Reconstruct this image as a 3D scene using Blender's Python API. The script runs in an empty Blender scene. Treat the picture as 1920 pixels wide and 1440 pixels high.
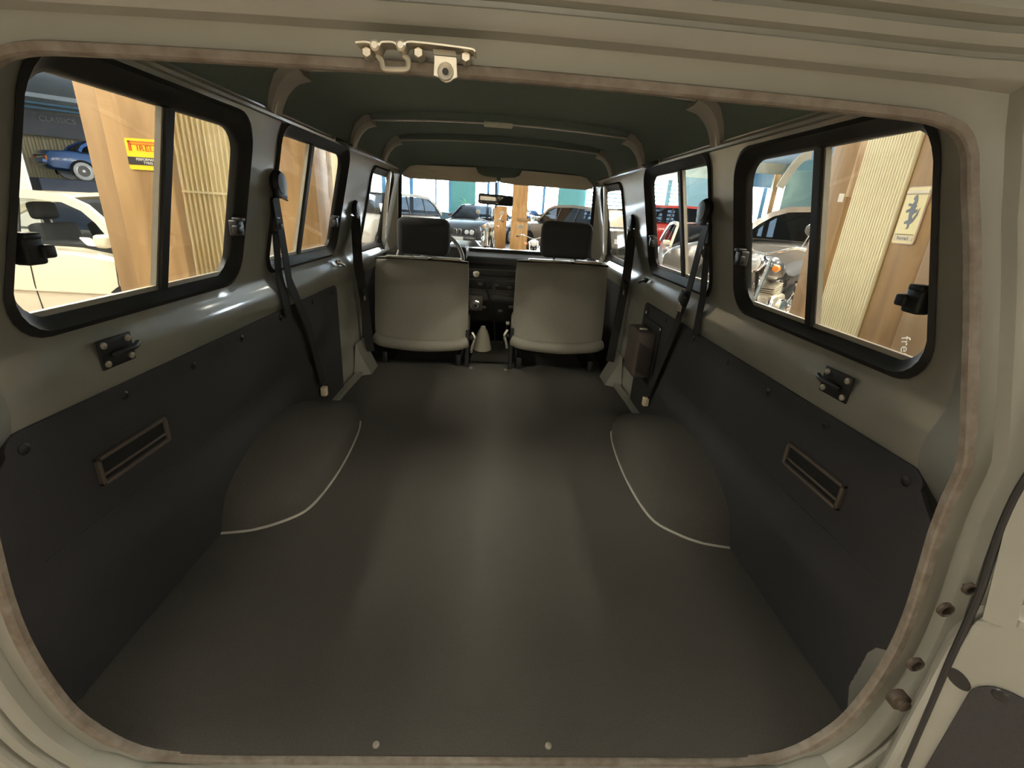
import bpy, bmesh, math, random
from mathutils import Vector, Matrix
from mathutils.geometry import delaunay_2d_cdt
random.seed(7)
PI = math.pi
SC = bpy.context.scene
COL = SC.collection

# ------------------------------------------------------------------ camera
F_PX = 864.0
CAM = Vector((0, 0, .90))
YAW, PITCH, ROLL = math.radians(3.0), math.radians(20.55), math.radians(3.65)
_f = Vector((math.sin(YAW)*math.cos(PITCH), math.cos(YAW)*math.cos(PITCH), -math.sin(PITCH)))
_r0 = Vector((math.cos(YAW), -math.sin(YAW), 0))
_u0 = _r0.cross(_f)
CR = math.cos(ROLL)*_r0 + math.sin(ROLL)*_u0
CU = -math.sin(ROLL)*_r0 + math.cos(ROLL)*_u0
cd = bpy.data.cameras.new('camera')
cam = bpy.data.objects.new('camera', cd)
COL.objects.link(cam)
cd.sensor_width = 36
cd.lens = F_PX/1920*36
cd.clip_start = .02
M = Matrix((CR, CU, -_f)).transposed().to_4x4()
M.translation = CAM
cam.matrix_world = M
SC.camera = cam

def ray(u, v):
    return _f + CR*((u-960)/F_PX) - CU*((v-720)/F_PX)
def onX(u, v, X):
    d = ray(u, v); return CAM + d*((X-CAM.x)/d.x)
def onY(u, v, Y):
    d = ray(u, v); return CAM + d*((Y-CAM.y)/d.y)
def onZ(u, v, Z):
    d = ray(u, v); return CAM + d*((Z-CAM.z)/d.z)

# ------------------------------------------------------------------ light
W = bpy.data.worlds.new('sky')
SC.world = W
W.use_nodes = True
bg = W.node_tree.nodes['Background']
bg.inputs[0].default_value = (.72, .86, 1.0, 1)
bg.inputs[1].default_value = 1.2
SC.view_settings.view_transform = 'Standard'
SC.view_settings.look = 'None'
SC.view_settings.gamma = 1
SC.view_settings.use_curve_mapping = False
SC.view_settings.exposure = 1.9
ADDED_LAMP_W = 25.0          # radiance of the added tube lamps, out of view
DAY = 13.0              # radiance of the daylight panes

# ------------------------------------------------------------------ materials
def mat(name, col, rough=.5, metal=0, coat=0, var=0, vscale=30, bump=0, bscale=200, spec=.5,
        col2=None, emit=None, estr=0, detail=4, stretch=None):
    m = bpy.data.materials.new(name)
    m.use_nodes = True
    nt = m.node_tree
    b = nt.nodes['Principled BSDF']
    b.inputs['Base Color'].default_value = (*col, 1)
    b.inputs['Roughness'].default_value = rough
    b.inputs['Metallic'].default_value = metal
    b.inputs['Coat Weight'].default_value = coat
    b.inputs['Coat Roughness'].default_value = .08
    b.inputs['Specular IOR Level'].default_value = spec
    if emit:
        b.inputs['Emission Color'].default_value = (*emit, 1)
        b.inputs['Emission Strength'].default_value = estr
    vec = None
    if var or bump:
        tc = nt.nodes.new('ShaderNodeTexCoord')
        vec = tc.outputs['Object']
        if stretch:
            mp = nt.nodes.new('ShaderNodeMapping')
            mp.inputs['Scale'].default_value = stretch
            nt.links.new(vec, mp.inputs[0]); vec = mp.outputs[0]
    if var:
        n = nt.nodes.new('ShaderNodeTexNoise')
        n.inputs['Scale'].default_value = vscale
        n.inputs['Detail'].default_value = detail
        nt.links.new(vec, n.inputs['Vector'])
        r = nt.nodes.new('ShaderNodeValToRGB')
        c2 = col2 or tuple(c*(1-var) for c in col)
        r.color_ramp.elements[0].position = .35; r.color_ramp.elements[1].position = .68
        r.color_ramp.elements[0].color = (*c2, 1)
        r.color_ramp.elements[1].color = (*col, 1)
        nt.links.new(n.outputs['Fac'], r.inputs[0])
        nt.links.new(r.outputs[0], b.inputs['Base Color'])
    if bump:
        n2 = nt.nodes.new('ShaderNodeTexNoise')
        n2.inputs['Scale'].default_value = bscale
        n2.inputs['Detail'].default_value = 3
        nt.links.new(vec, n2.inputs['Vector'])
        bp = nt.nodes.new('ShaderNodeBump')
        bp.inputs['Strength'].default_value = bump
        bp.inputs['Distance'].default_value = .004
        nt.links.new(n2.outputs['Fac'], bp.inputs['Height'])
        nt.links.new(bp.outputs[0], b.inputs['Normal'])
    return m

def glassmat(name, tint, refl=.9, rough=.02):
    m = bpy.data.materials.new(name)
    m.use_nodes = True
    nt = m.node_tree
    nt.nodes.remove(nt.nodes['Principled BSDF'])
    out = nt.nodes['Material Output']
    t = nt.nodes.new('ShaderNodeBsdfTransparent'); t.inputs[0].default_value = (*tint, 1)
    g = nt.nodes.new('ShaderNodeBsdfGlossy'); g.inputs['Roughness'].default_value = rough
    g.inputs['Color'].default_value = (refl, refl, refl, 1)
    lw = nt.nodes.new('ShaderNodeLayerWeight'); lw.inputs[0].default_value = .5
    pw = nt.nodes.new('ShaderNodeMath'); pw.operation = 'POWER'; pw.inputs[1].default_value = 4.0
    fr = nt.nodes.new('ShaderNodeMath'); fr.operation = 'MULTIPLY_ADD'; fr.inputs[1].default_value = .55; fr.inputs[2].default_value = .025
    nt.links.new(lw.outputs['Facing'], pw.inputs[0]); nt.links.new(pw.outputs[0], fr.inputs[0])
    mx = nt.nodes.new('ShaderNodeMixShader')
    nt.links.new(fr.outputs[0], mx.inputs[0])
    nt.links.new(t.outputs[0], mx.inputs[1]); nt.links.new(g.outputs[0], mx.inputs[2])
    nt.links.new(mx.outputs[0], out.inputs[0])
    return m

def woodmat(name, a, b, rough=.6, scale=1.0, axis='Z'):
    m = bpy.data.materials.new(name)
    m.use_nodes = True
    nt = m.node_tree
    p = nt.nodes['Principled BSDF']
    p.inputs['Roughness'].default_value = rough
    tc = nt.nodes.new('ShaderNodeTexCoord')
    mp = nt.nodes.new('ShaderNodeMapping')
    s = [6*scale, 6*scale, 6*scale]; s['XYZ'.index(axis)] = .8*scale
    mp.inputs['Scale'].default_value = s
    nt.links.new(tc.outputs['Object'], mp.inputs[0])
    n = nt.nodes.new('ShaderNodeTexNoise'); n.inputs['Scale'].default_value = 2.0
    n.inputs['Detail'].default_value = 6; n.inputs['Distortion'].default_value = .6
    nt.links.new(mp.outputs[0], n.inputs['Vector'])
    r = nt.nodes.new('ShaderNodeValToRGB')
    r.color_ramp.elements[0].position = .32; r.color_ramp.elements[1].position = .66
    r.color_ramp.elements[0].color = (*b, 1); r.color_ramp.elements[1].color = (*a, 1)
    nt.links.new(n.outputs['Fac'], r.inputs[0])
    nt.links.new(r.outputs[0], p.inputs['Base Color'])
    bp = nt.nodes.new('ShaderNodeBump'); bp.inputs['Strength'].default_value = .25
    nt.links.new(n.outputs['Fac'], bp.inputs['Height'])
    nt.links.new(bp.outputs[0], p.inputs['Normal'])
    return m

PAINT = mat('olive_grey_paint', (.29, .28, .235), .32, 0, .7, var=.12, vscale=6)
PAINT_OUT = mat('olive_grey_paint_outside', (.29, .28, .235), .34, 0, .6, var=.1, vscale=5)
FLANGE = mat('worn_brown_flange', (.155, .118, .085), .6, 0, 0, var=.5, vscale=45, bump=.4, bscale=120, col2=(.23, .20, .16))
CARPET = mat('charcoal_carpet', (.112, .104, .090), .95, 0, 0, var=.25, vscale=420, bump=.7, bscale=900, spec=.2)
TRIMB = mat('black_trim_board', (.034, .032, .033), .62, 0, 0, var=.2, vscale=300, bump=.25, bscale=700)
LINER = mat('dark_green_headliner', (.20, .245, .215), .9, 0, 0, var=.15, vscale=300, bump=.25, bscale=600, spec=.2)
BOWC = mat('grey_bow_cover', (.46, .43, .37), .6)
STRIP = mat('bright_metal_strip', (.62, .58, .50), .3, .6)
RUBBER = mat('black_rubber', (.018, .017, .016), .5)
BLACKP = mat('black_plastic', (.014, .014, .014), .5)
WEB = mat('black_seatbelt_webbing', (.022, .019, .017), .7, bump=.2, bscale=900)
SEATV = mat('grey_seat_vinyl', (.34, .32, .27), .62, 0, 0, var=.12, vscale=250, bump=.15, bscale=600)
HEADR = mat('dark_grey_headrest_cloth', (.085, .085, .092), .85, bump=.3, bscale=700)
STEEL = mat('zinc_steel', (.66, .60, .48), .38, .75)
CHROME = mat('chrome', (.85, .85, .85), .12, 1)
SCREW = mat('dark_screw', (.03, .028, .026), .35, .4)
VISOR = mat('beige_visor_vinyl', (.80, .69, .54), .7)
GLASS = glassmat('clear_glass', (.96, .97, .96))
TINT = glassmat('car_glass_tinted', (.07, .08, .09))
DASH = mat('black_dashboard', (.020, .018, .016), .5, var=.4, vscale=25, bump=.2, bscale=90)
DASHL = mat('dash_edge_grey', (.10, .09, .08), .5)
GAITER = mat('cream_gaiter', (.72, .68, .56), .55)
BINDING = mat('pale_carpet_binding', (.40, .37, .32), .6)
PALEBLK = mat('pale_wood_block', (.85, .70, .48), .6)
MIRROR = mat('mirror_silver', (.8, .82, .85), .03, 1)

# ------------------------------------------------------------------ mesh helpers
def link(o, parent=None):
    COL.objects.link(o)
    if parent is not None:
        o.parent = parent
        if parent.get('_w') is not None:      # parts written in world coordinates
            o.matrix_parent_inverse = Matrix.Translation(-Vector(parent['_w']))
    return o
def new(name, vs, fs, m, parent=None, smooth=False, midx=None):
    me = bpy.data.meshes.new(name)
    me.from_pydata([tuple(v) for v in vs], [], fs)
    ms = m if isinstance(m, (list, tuple)) else [m]
    for k in ms: me.materials.append(k)
    if midx: me.polygons.foreach_set('material_index', midx)
    if smooth: me.polygons.foreach_set('use_smooth', [True]*len(me.polygons))
    me.update()
    return link(bpy.data.objects.new(name, me), parent)
def frombm(name, bm, m, parent=None, smooth=False):
    me = bpy.data.meshes.new(name)
    bm.to_mesh(me); bm.free()
    for k in (m if isinstance(m, (list, tuple)) else [m]): me.materials.append(k)
    if smooth: me.polygons.foreach_set('use_smooth', [True]*len(me.polygons))
    return link(bpy.data.objects.new(name, me), parent)
def sharp(o, ang=40):
    bm = bmesh.new(); bm.from_mesh(o.data)
    bmesh.ops.recalc_face_normals(bm, faces=bm.faces)
    for e in bm.edges:
        if len(e.link_faces) == 2: e.smooth = e.calc_face_angle(0) < math.radians(ang)
    for f in bm.faces: f.smooth = True
    bm.to_mesh(o.data); bm.free()
    return o
def box(name, c, s, m, parent=None, rot=(0, 0, 0), bev=0, seg=2, taper=None):
    bm = bmesh.new()
    bmesh.ops.create_cube(bm, size=1)
    for v in bm.verts:
        v.co = Vector((v.co.x*s[0], v.co.y*s[1], v.co.z*s[2]))
        if taper and v.co.z > 0: v.co.x *= taper[0]; v.co.y *= taper[1]
    if bev: bmesh.ops.bevel(bm, geom=bm.edges[:], offset=bev, segments=seg, affect='EDGES', profile=.5)
    from mathutils import Euler
    R = Euler(rot).to_matrix().to_4x4(); R.translation = Vector(c)
    bmesh.ops.transform(bm, matrix=R, verts=bm.verts)
    o = frombm(name, bm, m, parent)
    if bev: sharp(o, 50)
    return o
def frames(pts, closed, up):
    n = len(pts); out = []
    for i in range(n):
        a = pts[(i-1) % n] if (closed or i > 0) else pts[i]
        b = pts[(i+1) % n] if (closed or i < n-1) else pts[i]
        T = (b-a).normalized()
        S = T.cross(up)
        if S.length < 1e-4: S = T.cross(Vector((1, .01, 0)))
        S.normalize()
        out.append((S, S.cross(T).normalized()))
    return out
def sweep(name, pts, prof, m, parent=None, closed=False, up=(0, 0, 1), smooth=True, caps=True, ang=40, pclosed=True, midx=None, scale=None):
    pts = [Vector(p) for p in pts]; up = Vector(up)
    fr = frames(pts, closed, up); k = len(prof); n = len(pts)
    vs = []
    for i, (p, (S, N)) in enumerate(zip(pts, fr)):
        sc = scale[i] if scale else 1
        vs += [p + S*a*sc + N*b*sc for a, b in prof]
    fs, mi = [], []
    for i in range(n if closed else n-1):
        j = (i+1) % n
        for q in range(k if pclosed else k-1):
            r = (q+1) % k
            fs.append((i*k+q, i*k+r, j*k+r, j*k+q))
            if midx: mi.append(midx[q])
    if caps and not closed and pclosed:
        fs.append(tuple(range(k))); fs.append(tuple(range((n-1)*k, n*k)))
        if midx: mi += [midx[0]]*2
    o = new(name, vs, fs, m, parent, midx=mi if midx else None)
    return sharp(o, ang) if smooth else o
def circ(r, n=8):
    return [(r*math.cos(2*PI*i/n), r*math.sin(2*PI*i/n)) for i in range(n)]
def rectp(w, t):
    return [(-w/2, -t/2), (w/2, -t/2), (w/2, t/2), (-w/2, t/2)]
def tube(name, pts, r, m, parent=None, seg=8, closed=False, up=(0, 0, 1), scale=None):
    return sweep(name, pts, circ(r, seg), m, parent, closed, up, scale=scale)
def lathe(name, prof, m, parent=None, c=(0, 0, 0), axis='Z', n=20, smooth=True, ang=40):
    vs, fs = [], []
    k = len(prof)
    for i in range(n):
        a = 2*PI*i/n
        for r, h in prof:
            x, y, z = r*math.cos(a), r*math.sin(a), h
            if axis == 'X': x, y, z = z, x, y
            elif axis == 'Y': x, y, z = y, z, x
            vs.append((x+c[0], y+c[1], z+c[2]))
    for i in range(n):
        j = (i+1) % n
        for q in range(k-1):
            fs.append((i*k+q, j*k+q, j*k+q+1, i*k+q+1))
    fs.append(tuple(i*k for i in range(n))); fs.append(tuple(i*k+k-1 for i in range(n)))
    o = new(name, vs, fs, m, parent)
    return sharp(o, ang) if smooth else o
def prism(name, pts, ext, m, parent=None, bev=0):
    """polygon (list of 3D points) extruded by vector ext"""
    pts = [Vector(p) for p in pts]; e = Vector(ext); n = len(pts)
    vs = pts + [p+e for p in pts]
    fs = [tuple(range(n)), tuple(range(n, 2*n))] + [(i, (i+1) % n, n+(i+1) % n, n+i) for i in range(n)]
    o = new(name, vs, fs, m, parent)
    bm = bmesh.new(); bm.from_mesh(o.data)
    bmesh.ops.recalc_face_normals(bm, faces=bm.faces)
    if bev: bmesh.ops.bevel(bm, geom=bm.edges[:], offset=bev, segments=2, affect='EDGES', profile=.5)
    bm.to_mesh(o.data); bm.free()
    return o
def rrect(a0, a1, b0, b1, r, n=6):
    r4 = r if isinstance(r, (tuple, list)) else (r,)*4
    out = []
    for (cx, cy, rr, s) in ((a1-r4[0], b0+r4[0], r4[0], -90), (a1-r4[1], b1-r4[1], r4[1], 0), (a0+r4[2], b1-r4[2], r4[2], 90), (a0+r4[3], b0+r4[3], r4[3], 180)):
        for i in range(n+1):
            t = math.radians(s+90*i/n)
            out.append((cx+rr*math.cos(t), cy+rr*math.sin(t)))
    return out
def resample(pts, step):
    pts = [Vector(p) for p in pts]; out = []
    for a, b in zip(pts, pts[1:]):
        k = max(1, int((b-a).length/step))
        out += [a.lerp(b, i/k) for i in range(k)]
    return out + [pts[-1]]
def spline(pts, n=8):
    """Catmull-Rom through points"""
    P = [Vector(p) for p in pts]; P = [2*P[0]-P[1]] + P + [2*P[-1]-P[-2]]
    out = []
    for i in range(1, len(P)-2):
        for k in range(n):
            t = k/n
            a, b, c, d = P[i-1], P[i], P[i+1], P[i+2]
            out.append(.5*((2*b)+(c-a)*t+(2*a-5*b+4*c-d)*t*t+(3*b-a-3*c+d)*t**3))
    return out + [P[-2]]
def thing(name, label, cat, loc, rotz=0, group=None, world=False):
    o = bpy.data.objects.new(name, None)
    o.empty_display_size = .05
    COL.objects.link(o)
    o.location = loc; o.rotation_euler = (0, 0, rotz)
    if world: o['_w'] = tuple(loc)
    return tag(o, label, cat, group)
def tag(o, label, cat, group=None):
    o['label'] = label; o['category'] = cat
    if group: o['group'] = group
    return o
def struct(o, label=None):
    o['kind'] = 'structure'
    if label: o['label'] = label
    return o
def text(name, s, size, M4, m, parent=None, ext=.001, space=1.0, xs=1.0):
    cu = bpy.data.curves.new(name, 'FONT')
    cu.body = s; cu.size = size; cu.extrude = ext; cu.align_x = 'CENTER'; cu.align_y = 'CENTER'; cu.space_character = space
    t = bpy.data.objects.new(name, cu); COL.objects.link(t)
    bpy.context.view_layer.update()
    me = bpy.data.meshes.new_from_object(t.evaluated_get(bpy.context.evaluated_depsgraph_get()))
    bpy.data.objects.remove(t)
    me.transform(M4 @ Matrix.Diagonal((xs, 1, 1, 1)))
    me.materials.clear(); me.materials.append(m)
    me.name = name
    return link(bpy.data.objects.new(name, me), parent)
def copy_tree(o, parent=None):
    c = o.copy(); COL.objects.link(c)
    if parent is not None: c.parent = parent; c.matrix_parent_inverse = o.matrix_parent_inverse.copy()
    for ch in list(o.children): copy_tree(ch, c)
    return c


# ================================================================== THE VEHICLE'S SHELL
def XW(z):                     # half width of the inside at height z (window plane leans in)
    if z < .50: return .742
    if z < .655: return .742 - .016*math.sin((z-.50)/.155*PI)**2 + .004*(z-.50)/.155
    return .74 - .23*(z-.68)

# floor -------------------------------------------------------------
fl = box('floor', (0, 1.635, -.02), (1.49, 2.21, .04), CARPET)
struct(fl, 'charcoal carpet covering the whole load floor')
box('cab_floor', (0, 3.10, -.055), (1.49, .72, .05), CARPET, fl)
box('sill_step', (0, .515, -.035), (1.2, .028, .05), PAINT, fl, bev=.006)
for u in (700, 1030):
    p = onZ(u, 1420, .0)
    lathe('floor_screw', [(.006, 0), (.006, .003), (.002, .004)], STEEL, fl, (p.x, .545, 0), n=10)

# side walls ----------------------------------------------------------
WIN = [(.712, 1.388, .661, 1.088, .075), (1.548, 2.225, .664, 1.108, .06), (2.63, 3.16, .640, 1.075, .06)]
def shear(y, z):               # the quarter window's rear edge slants with the tail
    if y > 1.388: return y
    return y + .050*max(0, (z-.85)/.21)*((1.388-y)/.676)**4
def unshear(y, z):
    q = y
    for _ in range(12): q = y - (shear(q, z)-q)
    return q
def wall_side(s, nm):
    Y0, Y1, Z0, Z1 = .665, 3.34, .50, 1.125
    zs = [.50, .515, .53, .545, .56, .575, .59, .605, .62, .63, .64, .655] + [.70+.06*i for i in range(7)] + [1.10, 1.125]
    ys = [Y0+(Y1-Y0)*i/40 for i in range(41)]
    loops = [[(shear(y, z), z) for y, z in rrect(*w)] for w in WIN]
    co, ed = [], []
    border = [(y, Z0) for y in ys] + [(Y1, z) for z in zs[1:]] + [(y, Z1) for y in reversed(ys[:-1])] + [(Y0, z) for z in reversed(zs[1:-1])]
    def addloop(L):
        b = len(co); co.extend(Vector(p) for p in L)
        ed.extend((b+i, b+(i+1) % len(L)) for i in range(len(L)))
    addloop(border)
    for L in loops: addloop(L)
    def inhole(y, z, mrg=0):
        y = unshear(y, z)
        for (a0, a1, b0, b1, r) in WIN:
            if a0-mrg < y < a1+mrg and b0-mrg < z < b1+mrg:
                dx = max(a0+r-y, y-(a1-r), 0); dz = max(b0+r-z, z-(b1-r), 0)
                if dx*dx+dz*dz < (r+mrg)**2 or dx == 0 or dz == 0: return True
        return False
    for y in ys[1:-1]:
        for z in zs[1:-1]:
            if not inhole(y, z, .012): co.append(Vector((y, z)))
    v, e, f, *_ = delaunay_2d_cdt(co, ed, [], 0, 1e-6)
    vs = [(s*XW(p.y), p.x, p.y) for p in v]
    fs = []
    for t in f:
        c = sum((v[i] for i in t), Vector((0, 0)))/len(t)
        if not inhole(c.x, c.y): fs.append(tuple(t))
    # window rebates: lips turned outward
    for (a0, a1, b0, b1, r) in WIN:
        A = rrect(a0, a1, b0, b1, r); Bq = rrect(a0+.012, a1-.012, b0+.012, b1-.012, r*.85)
        n = len(A); b = len(vs)
        vs += [(s*XW(z), shear(y, z), z) for y, z in A] + [(s*(XW(z)+.028), shear(y, z), z) for y, z in Bq]
        fs += [(b+i, b+(i+1) % n, b+n+(i+1) % n, b+n+i) for i in range(n)]
    o = new(nm, vs, fs, PAINT)
    bm = bmesh.new(); bm.from_mesh(o.data)
    bmesh.ops.remove_doubles(bm, verts=bm.verts, dist=.0005)
    bm.to_mesh(o.data); bm.free()
    sharp(o, 35)
    struct(o, 'olive grey painted inner body side around the side windows')
    # raised gutter seam along the roof rail
    sweep('roof_rail_seam', [(s*(XW(1.112)-.002), y, 1.112) for y in (.66, 1.2, 1.8, 2.4, 3.0, 3.3)], circ(.009, 8), PAINT, o)
    # outer body skin: closes the side seen from outside
    zz = [(.80, -.15), (.81, .10), (.81, .48), (.80, .60), (.775, .64)]
    n = len(zz)
    new('outer_skin', [(s*x, y, z) for y in (.47, 3.34) for x, z in zz], [(i, i+1, n+i+1, n+i) for i in range(n-1)], PAINT_OUT, o)
    return o
wl = wall_side(-1, 'wall_left'); wr = wall_side(1, 'wall_right')

# D pillar inner faces: between the side wall's rear edge and the tail opening
OUT = [(0, -.004), (.25, -.004), (.46, -.003), (.560, .016), (.628, .085), (.656, .165), (.668, .26), (.666, .345), (.656, .43), (.646, .50),
       (.642, .56), (.641, .62), (.621, .72), (.599, .82), (.577, .905), (.563, .950), (.546, 1.003), (.510, 1.023), (.42, 1.028), (.2, 1.032), (0, 1.034)]
OUT2 = [p if i not in (15, 16, 17) else ((.566, .955), (.5470, 1.0265), (.497, 1.0268))[i-15] for i, p in enumerate(OUT)]
def openY(z): return .53 + .07*min(1, max(0, (z-.62)/.40))
half = [p for p in spline([(x, 0, z) for x, z in OUT], 4)]
halfR = [(p.x, openY(p.z), p.z) for p in half]
half2 = []
for i in range(len(OUT2)-1):
    for q in range(4):
        a, b = Vector(OUT2[i]), Vector(OUT2[i+1])
        half2.append(a.lerp(b, q/4) if 13 < i < 18 else Vector((half[4*i+q].x, half[4*i+q].z)))
half2.append(Vector(OUT2[-1]))
for s, nm, par in ((-1, 'pillar_inner', wl), (1, 'pillar_inner', wr)):
    vs, fs = [], []
    H = [p for p in halfR if .05 < p[2] < 1.02 and p[0] > .4]
    for x, y, z in H:
        yf = .668 - .098*min(1, max(0, (.525-z)/.05)) + (.06*min(1, max(0, (.23-z)/.05)) if s > 0 else 0)
        vs += [(s*(x+.001), y+.004, z), (s*(x*.45+XW(z)*.55+.004), y*.6+yf*.4-.006, z), (s*(XW(z)+.001), yf, z)]
    for i in range(len(H)-1):
        for q in range(2): fs.append((i*3+q, i*3+q+1, i*3+q+4, i*3+q+3))
    sharp(new(nm, vs, fs, PAINT, par), 60)

# tail opening frame: pressed sections swept around the opening ------------
PROF = [(.000, .003), (.000, -.006), (.002, -.009), (.010, -.011), (.013, -.004), (.036, -.008), (.039, -.024), (.043, -.028), (.055, -.032),
        (.058, -.027), (.063, -.027), (.066, -.036), (.070, -.039), (.076, -.041), (.079, -.034), (.085, -.034), (.088, -.046), (.093, -.050),
        (.140, -.056), (.200, -.058), (.215, -.02)]
MI = [1, 1, 1, 1] + [0]*(len(PROF)-5)
vs, fs, mi = [], [], []
def offs(H2):
    P = [Vector((x, z)) for x, z in H2]; N = []
    for i, p in enumerate(P):
        a = (p-P[i-1]) if i > 0 else Vector((1, 0)); b = (P[i+1]-p) if i < len(P)-1 else Vector((-1, 0))
        na = Vector((a.y, -a.x)).normalized(); nb = Vector((b.y, -b.x)).normalized()
        m_ = (na+nb).normalized(); N.append(m_/max(.6, m_.dot(na)))
    return P, N
P1, N1 = offs([(p.x, p.z) for p in half]); P2, N2 = offs(half2)
hh_ = []
for i in range(len(P1)):
    row = []
    for d, dy in PROF:
        w_ = min(1, max(0, (d-.013)/.026)); sc = .55 if P1[i].y < .03 else 1
        p = P1[i].lerp(P2[i], w_) + N1[i].lerp(N2[i], w_)*d*sc
        row.append(Vector((p.x, openY(P1[i].y)+dy, p.y)))
    hh_.append(row)
rows = hh_ + [[Vector((-p.x, p.y, p.z)) for p in r] for r in reversed(hh_[1:-1])]
n = len(rows); k = len(PROF)
vs = [p for r in rows for p in r]
for i in range(n):
    j = (i+1) % n
    for q in range(k-1):
        fs.append((i*k+q, i*k+q+1, j*k+q+1, j*k+q)); mi.append(MI[q])
bk = new('wall_back', vs, fs, [PAINT_OUT, FLANGE], midx=mi)
sharp(bk, 28)
struct(bk, 'stepped olive grey frame of the open tail doorway with worn brown flange')
# header inner panel closing the roof end
prism('header_inner', [(-.60, .612, 1.055), (.60, .612, 1.055), (.60, .612, 1.26), (-.60, .612, 1.26)], (0, .01, 0), LINER, bk)
# sockets and bolts of the door hinges pressed into the right jamb
for (u, v, r) in ((1777, 1147, .0085), (1822, 1108, .007), (1720, 1250, .009)):
    p = onY(u, v, .487)
    lathe('jamb_socket', [(r*.3, .012), (r*.75, .008), (r, 0), (r*1.35, .001), (r*1.4, .006)], mat('rusty_socket', (.07, .05, .035), .6) if u == 1777 else bpy.data.materials['rusty_socket'], bk, p, 'Y', 14)
p = onY(1690, 1318, .482)
lathe('jamb_bolt', [(.016, .012), (.016, 0), (.010, -.002), (.010, -.007), (.002, -.008)], bpy.data.materials['rusty_socket'], bk, p, 'Y', 12)

# roof: headliner with outer shell -------------------------------------
RP = [(-.645, 1.118), (-.632, 1.165), (-.612, 1.205), (-.575, 1.236), (-.50, 1.254), (-.3, 1.268), (0, 1.274)]
RP = RP + [(-x, z) for x, z in reversed(RP[:-1])]
ys = [.605 + .1*i for i in range(28)]
vs = [(x, y, z - .11*max(0, (y-2.92)/.38)**2*min(1, (z-1.10)/.08)) for y in ys for x, z in RP]
k = len(RP)
fs = [(i*k+q, i*k+q+1, (i+1)*k+q+1, (i+1)*k+q) for i in range(len(ys)-1) for q in range(k-1)]
ce = struct(sharp(new('ceiling', vs, fs, LINER), 60), 'dark green grey cloth headliner under the roof')
RO = [(-.74, 1.10), (-.70, 1.20), (-.64, 1.27), (-.5, 1.31), (0, 1.33)]; RO += [(-x, z) for x, z in reversed(RO[:-1])]
k = len(RO)
sharp(new('roof_skin', [(x, y, z) for y in (.50, 3.42) for x, z in RO], [(q, q+1, k+q+1, k+q) for q in range(k-1)], PAINT_OUT, ce), 60)

# roof bows --------------------------------------------------------------
def bow(Y, lab, w, legw, clip=False):
    t = thing('roof_bow', lab, 'roof bow', (0, Y, 1.118), world=True, group='bows across the headliner')
    for s in (-1, 1):
        P = spline([(s*.642, Y, 1.118), (s*.634, Y, 1.145), (s*.615, Y, 1.182), (s*.585, Y, 1.214), (s*.548, Y, 1.232)], 5)
        sc = [1.0+.55*(i/(len(P)-1))**2 for i in range(len(P))]
        o = sweep('leg_cover', P, [(-legw/2, -.010), (-legw*.3, -.018), (legw*.3, -.018), (legw/2, -.010), (legw/2, .012), (-legw/2, .012)], BOWC, t, up=(0, 1, 0) if False else (s, 0, .3), scale=sc)
        for v in o.data.vertices: pass
        sweep('leg_edge', [q + Vector((-s*.013, -legw*.30, -.006)) for q in P], circ(.0045, 6), STRIP, t)
    P = spline([(-.545, Y, 1.236), (-.3, Y, 1.250), (0, Y, 1.256), (.3, Y, 1.250), (.545, Y, 1.236)], 6)
    sweep('cross_member', P, [(-w/2, .02), (-w/2, -.006), (-w/4, -.012), (w/4, -.012), (w/2, -.006), (w/2, .02)], LINER, t)
    sweep('bright_strip', [q+Vector((0, -w*.25, -.013)) for q in P], rectp(.012, .005), STRIP, t)
    if clip:
        box('lamp_base', (-.012, Y-w*.2, 1.240), (.125, .04, .018), GAITER, t, bev=.006)
    return t
bow(1.50, 'grey roof bow above the rear seat belt mounts, half hidden by the tail door header', .07, .062)
bow(2.25, 'roof bow with a small cream lamp base at its middle', .07, .055, True)
bow(2.84, 'roof bow just behind the beige sun visors', .06, .05)

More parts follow.
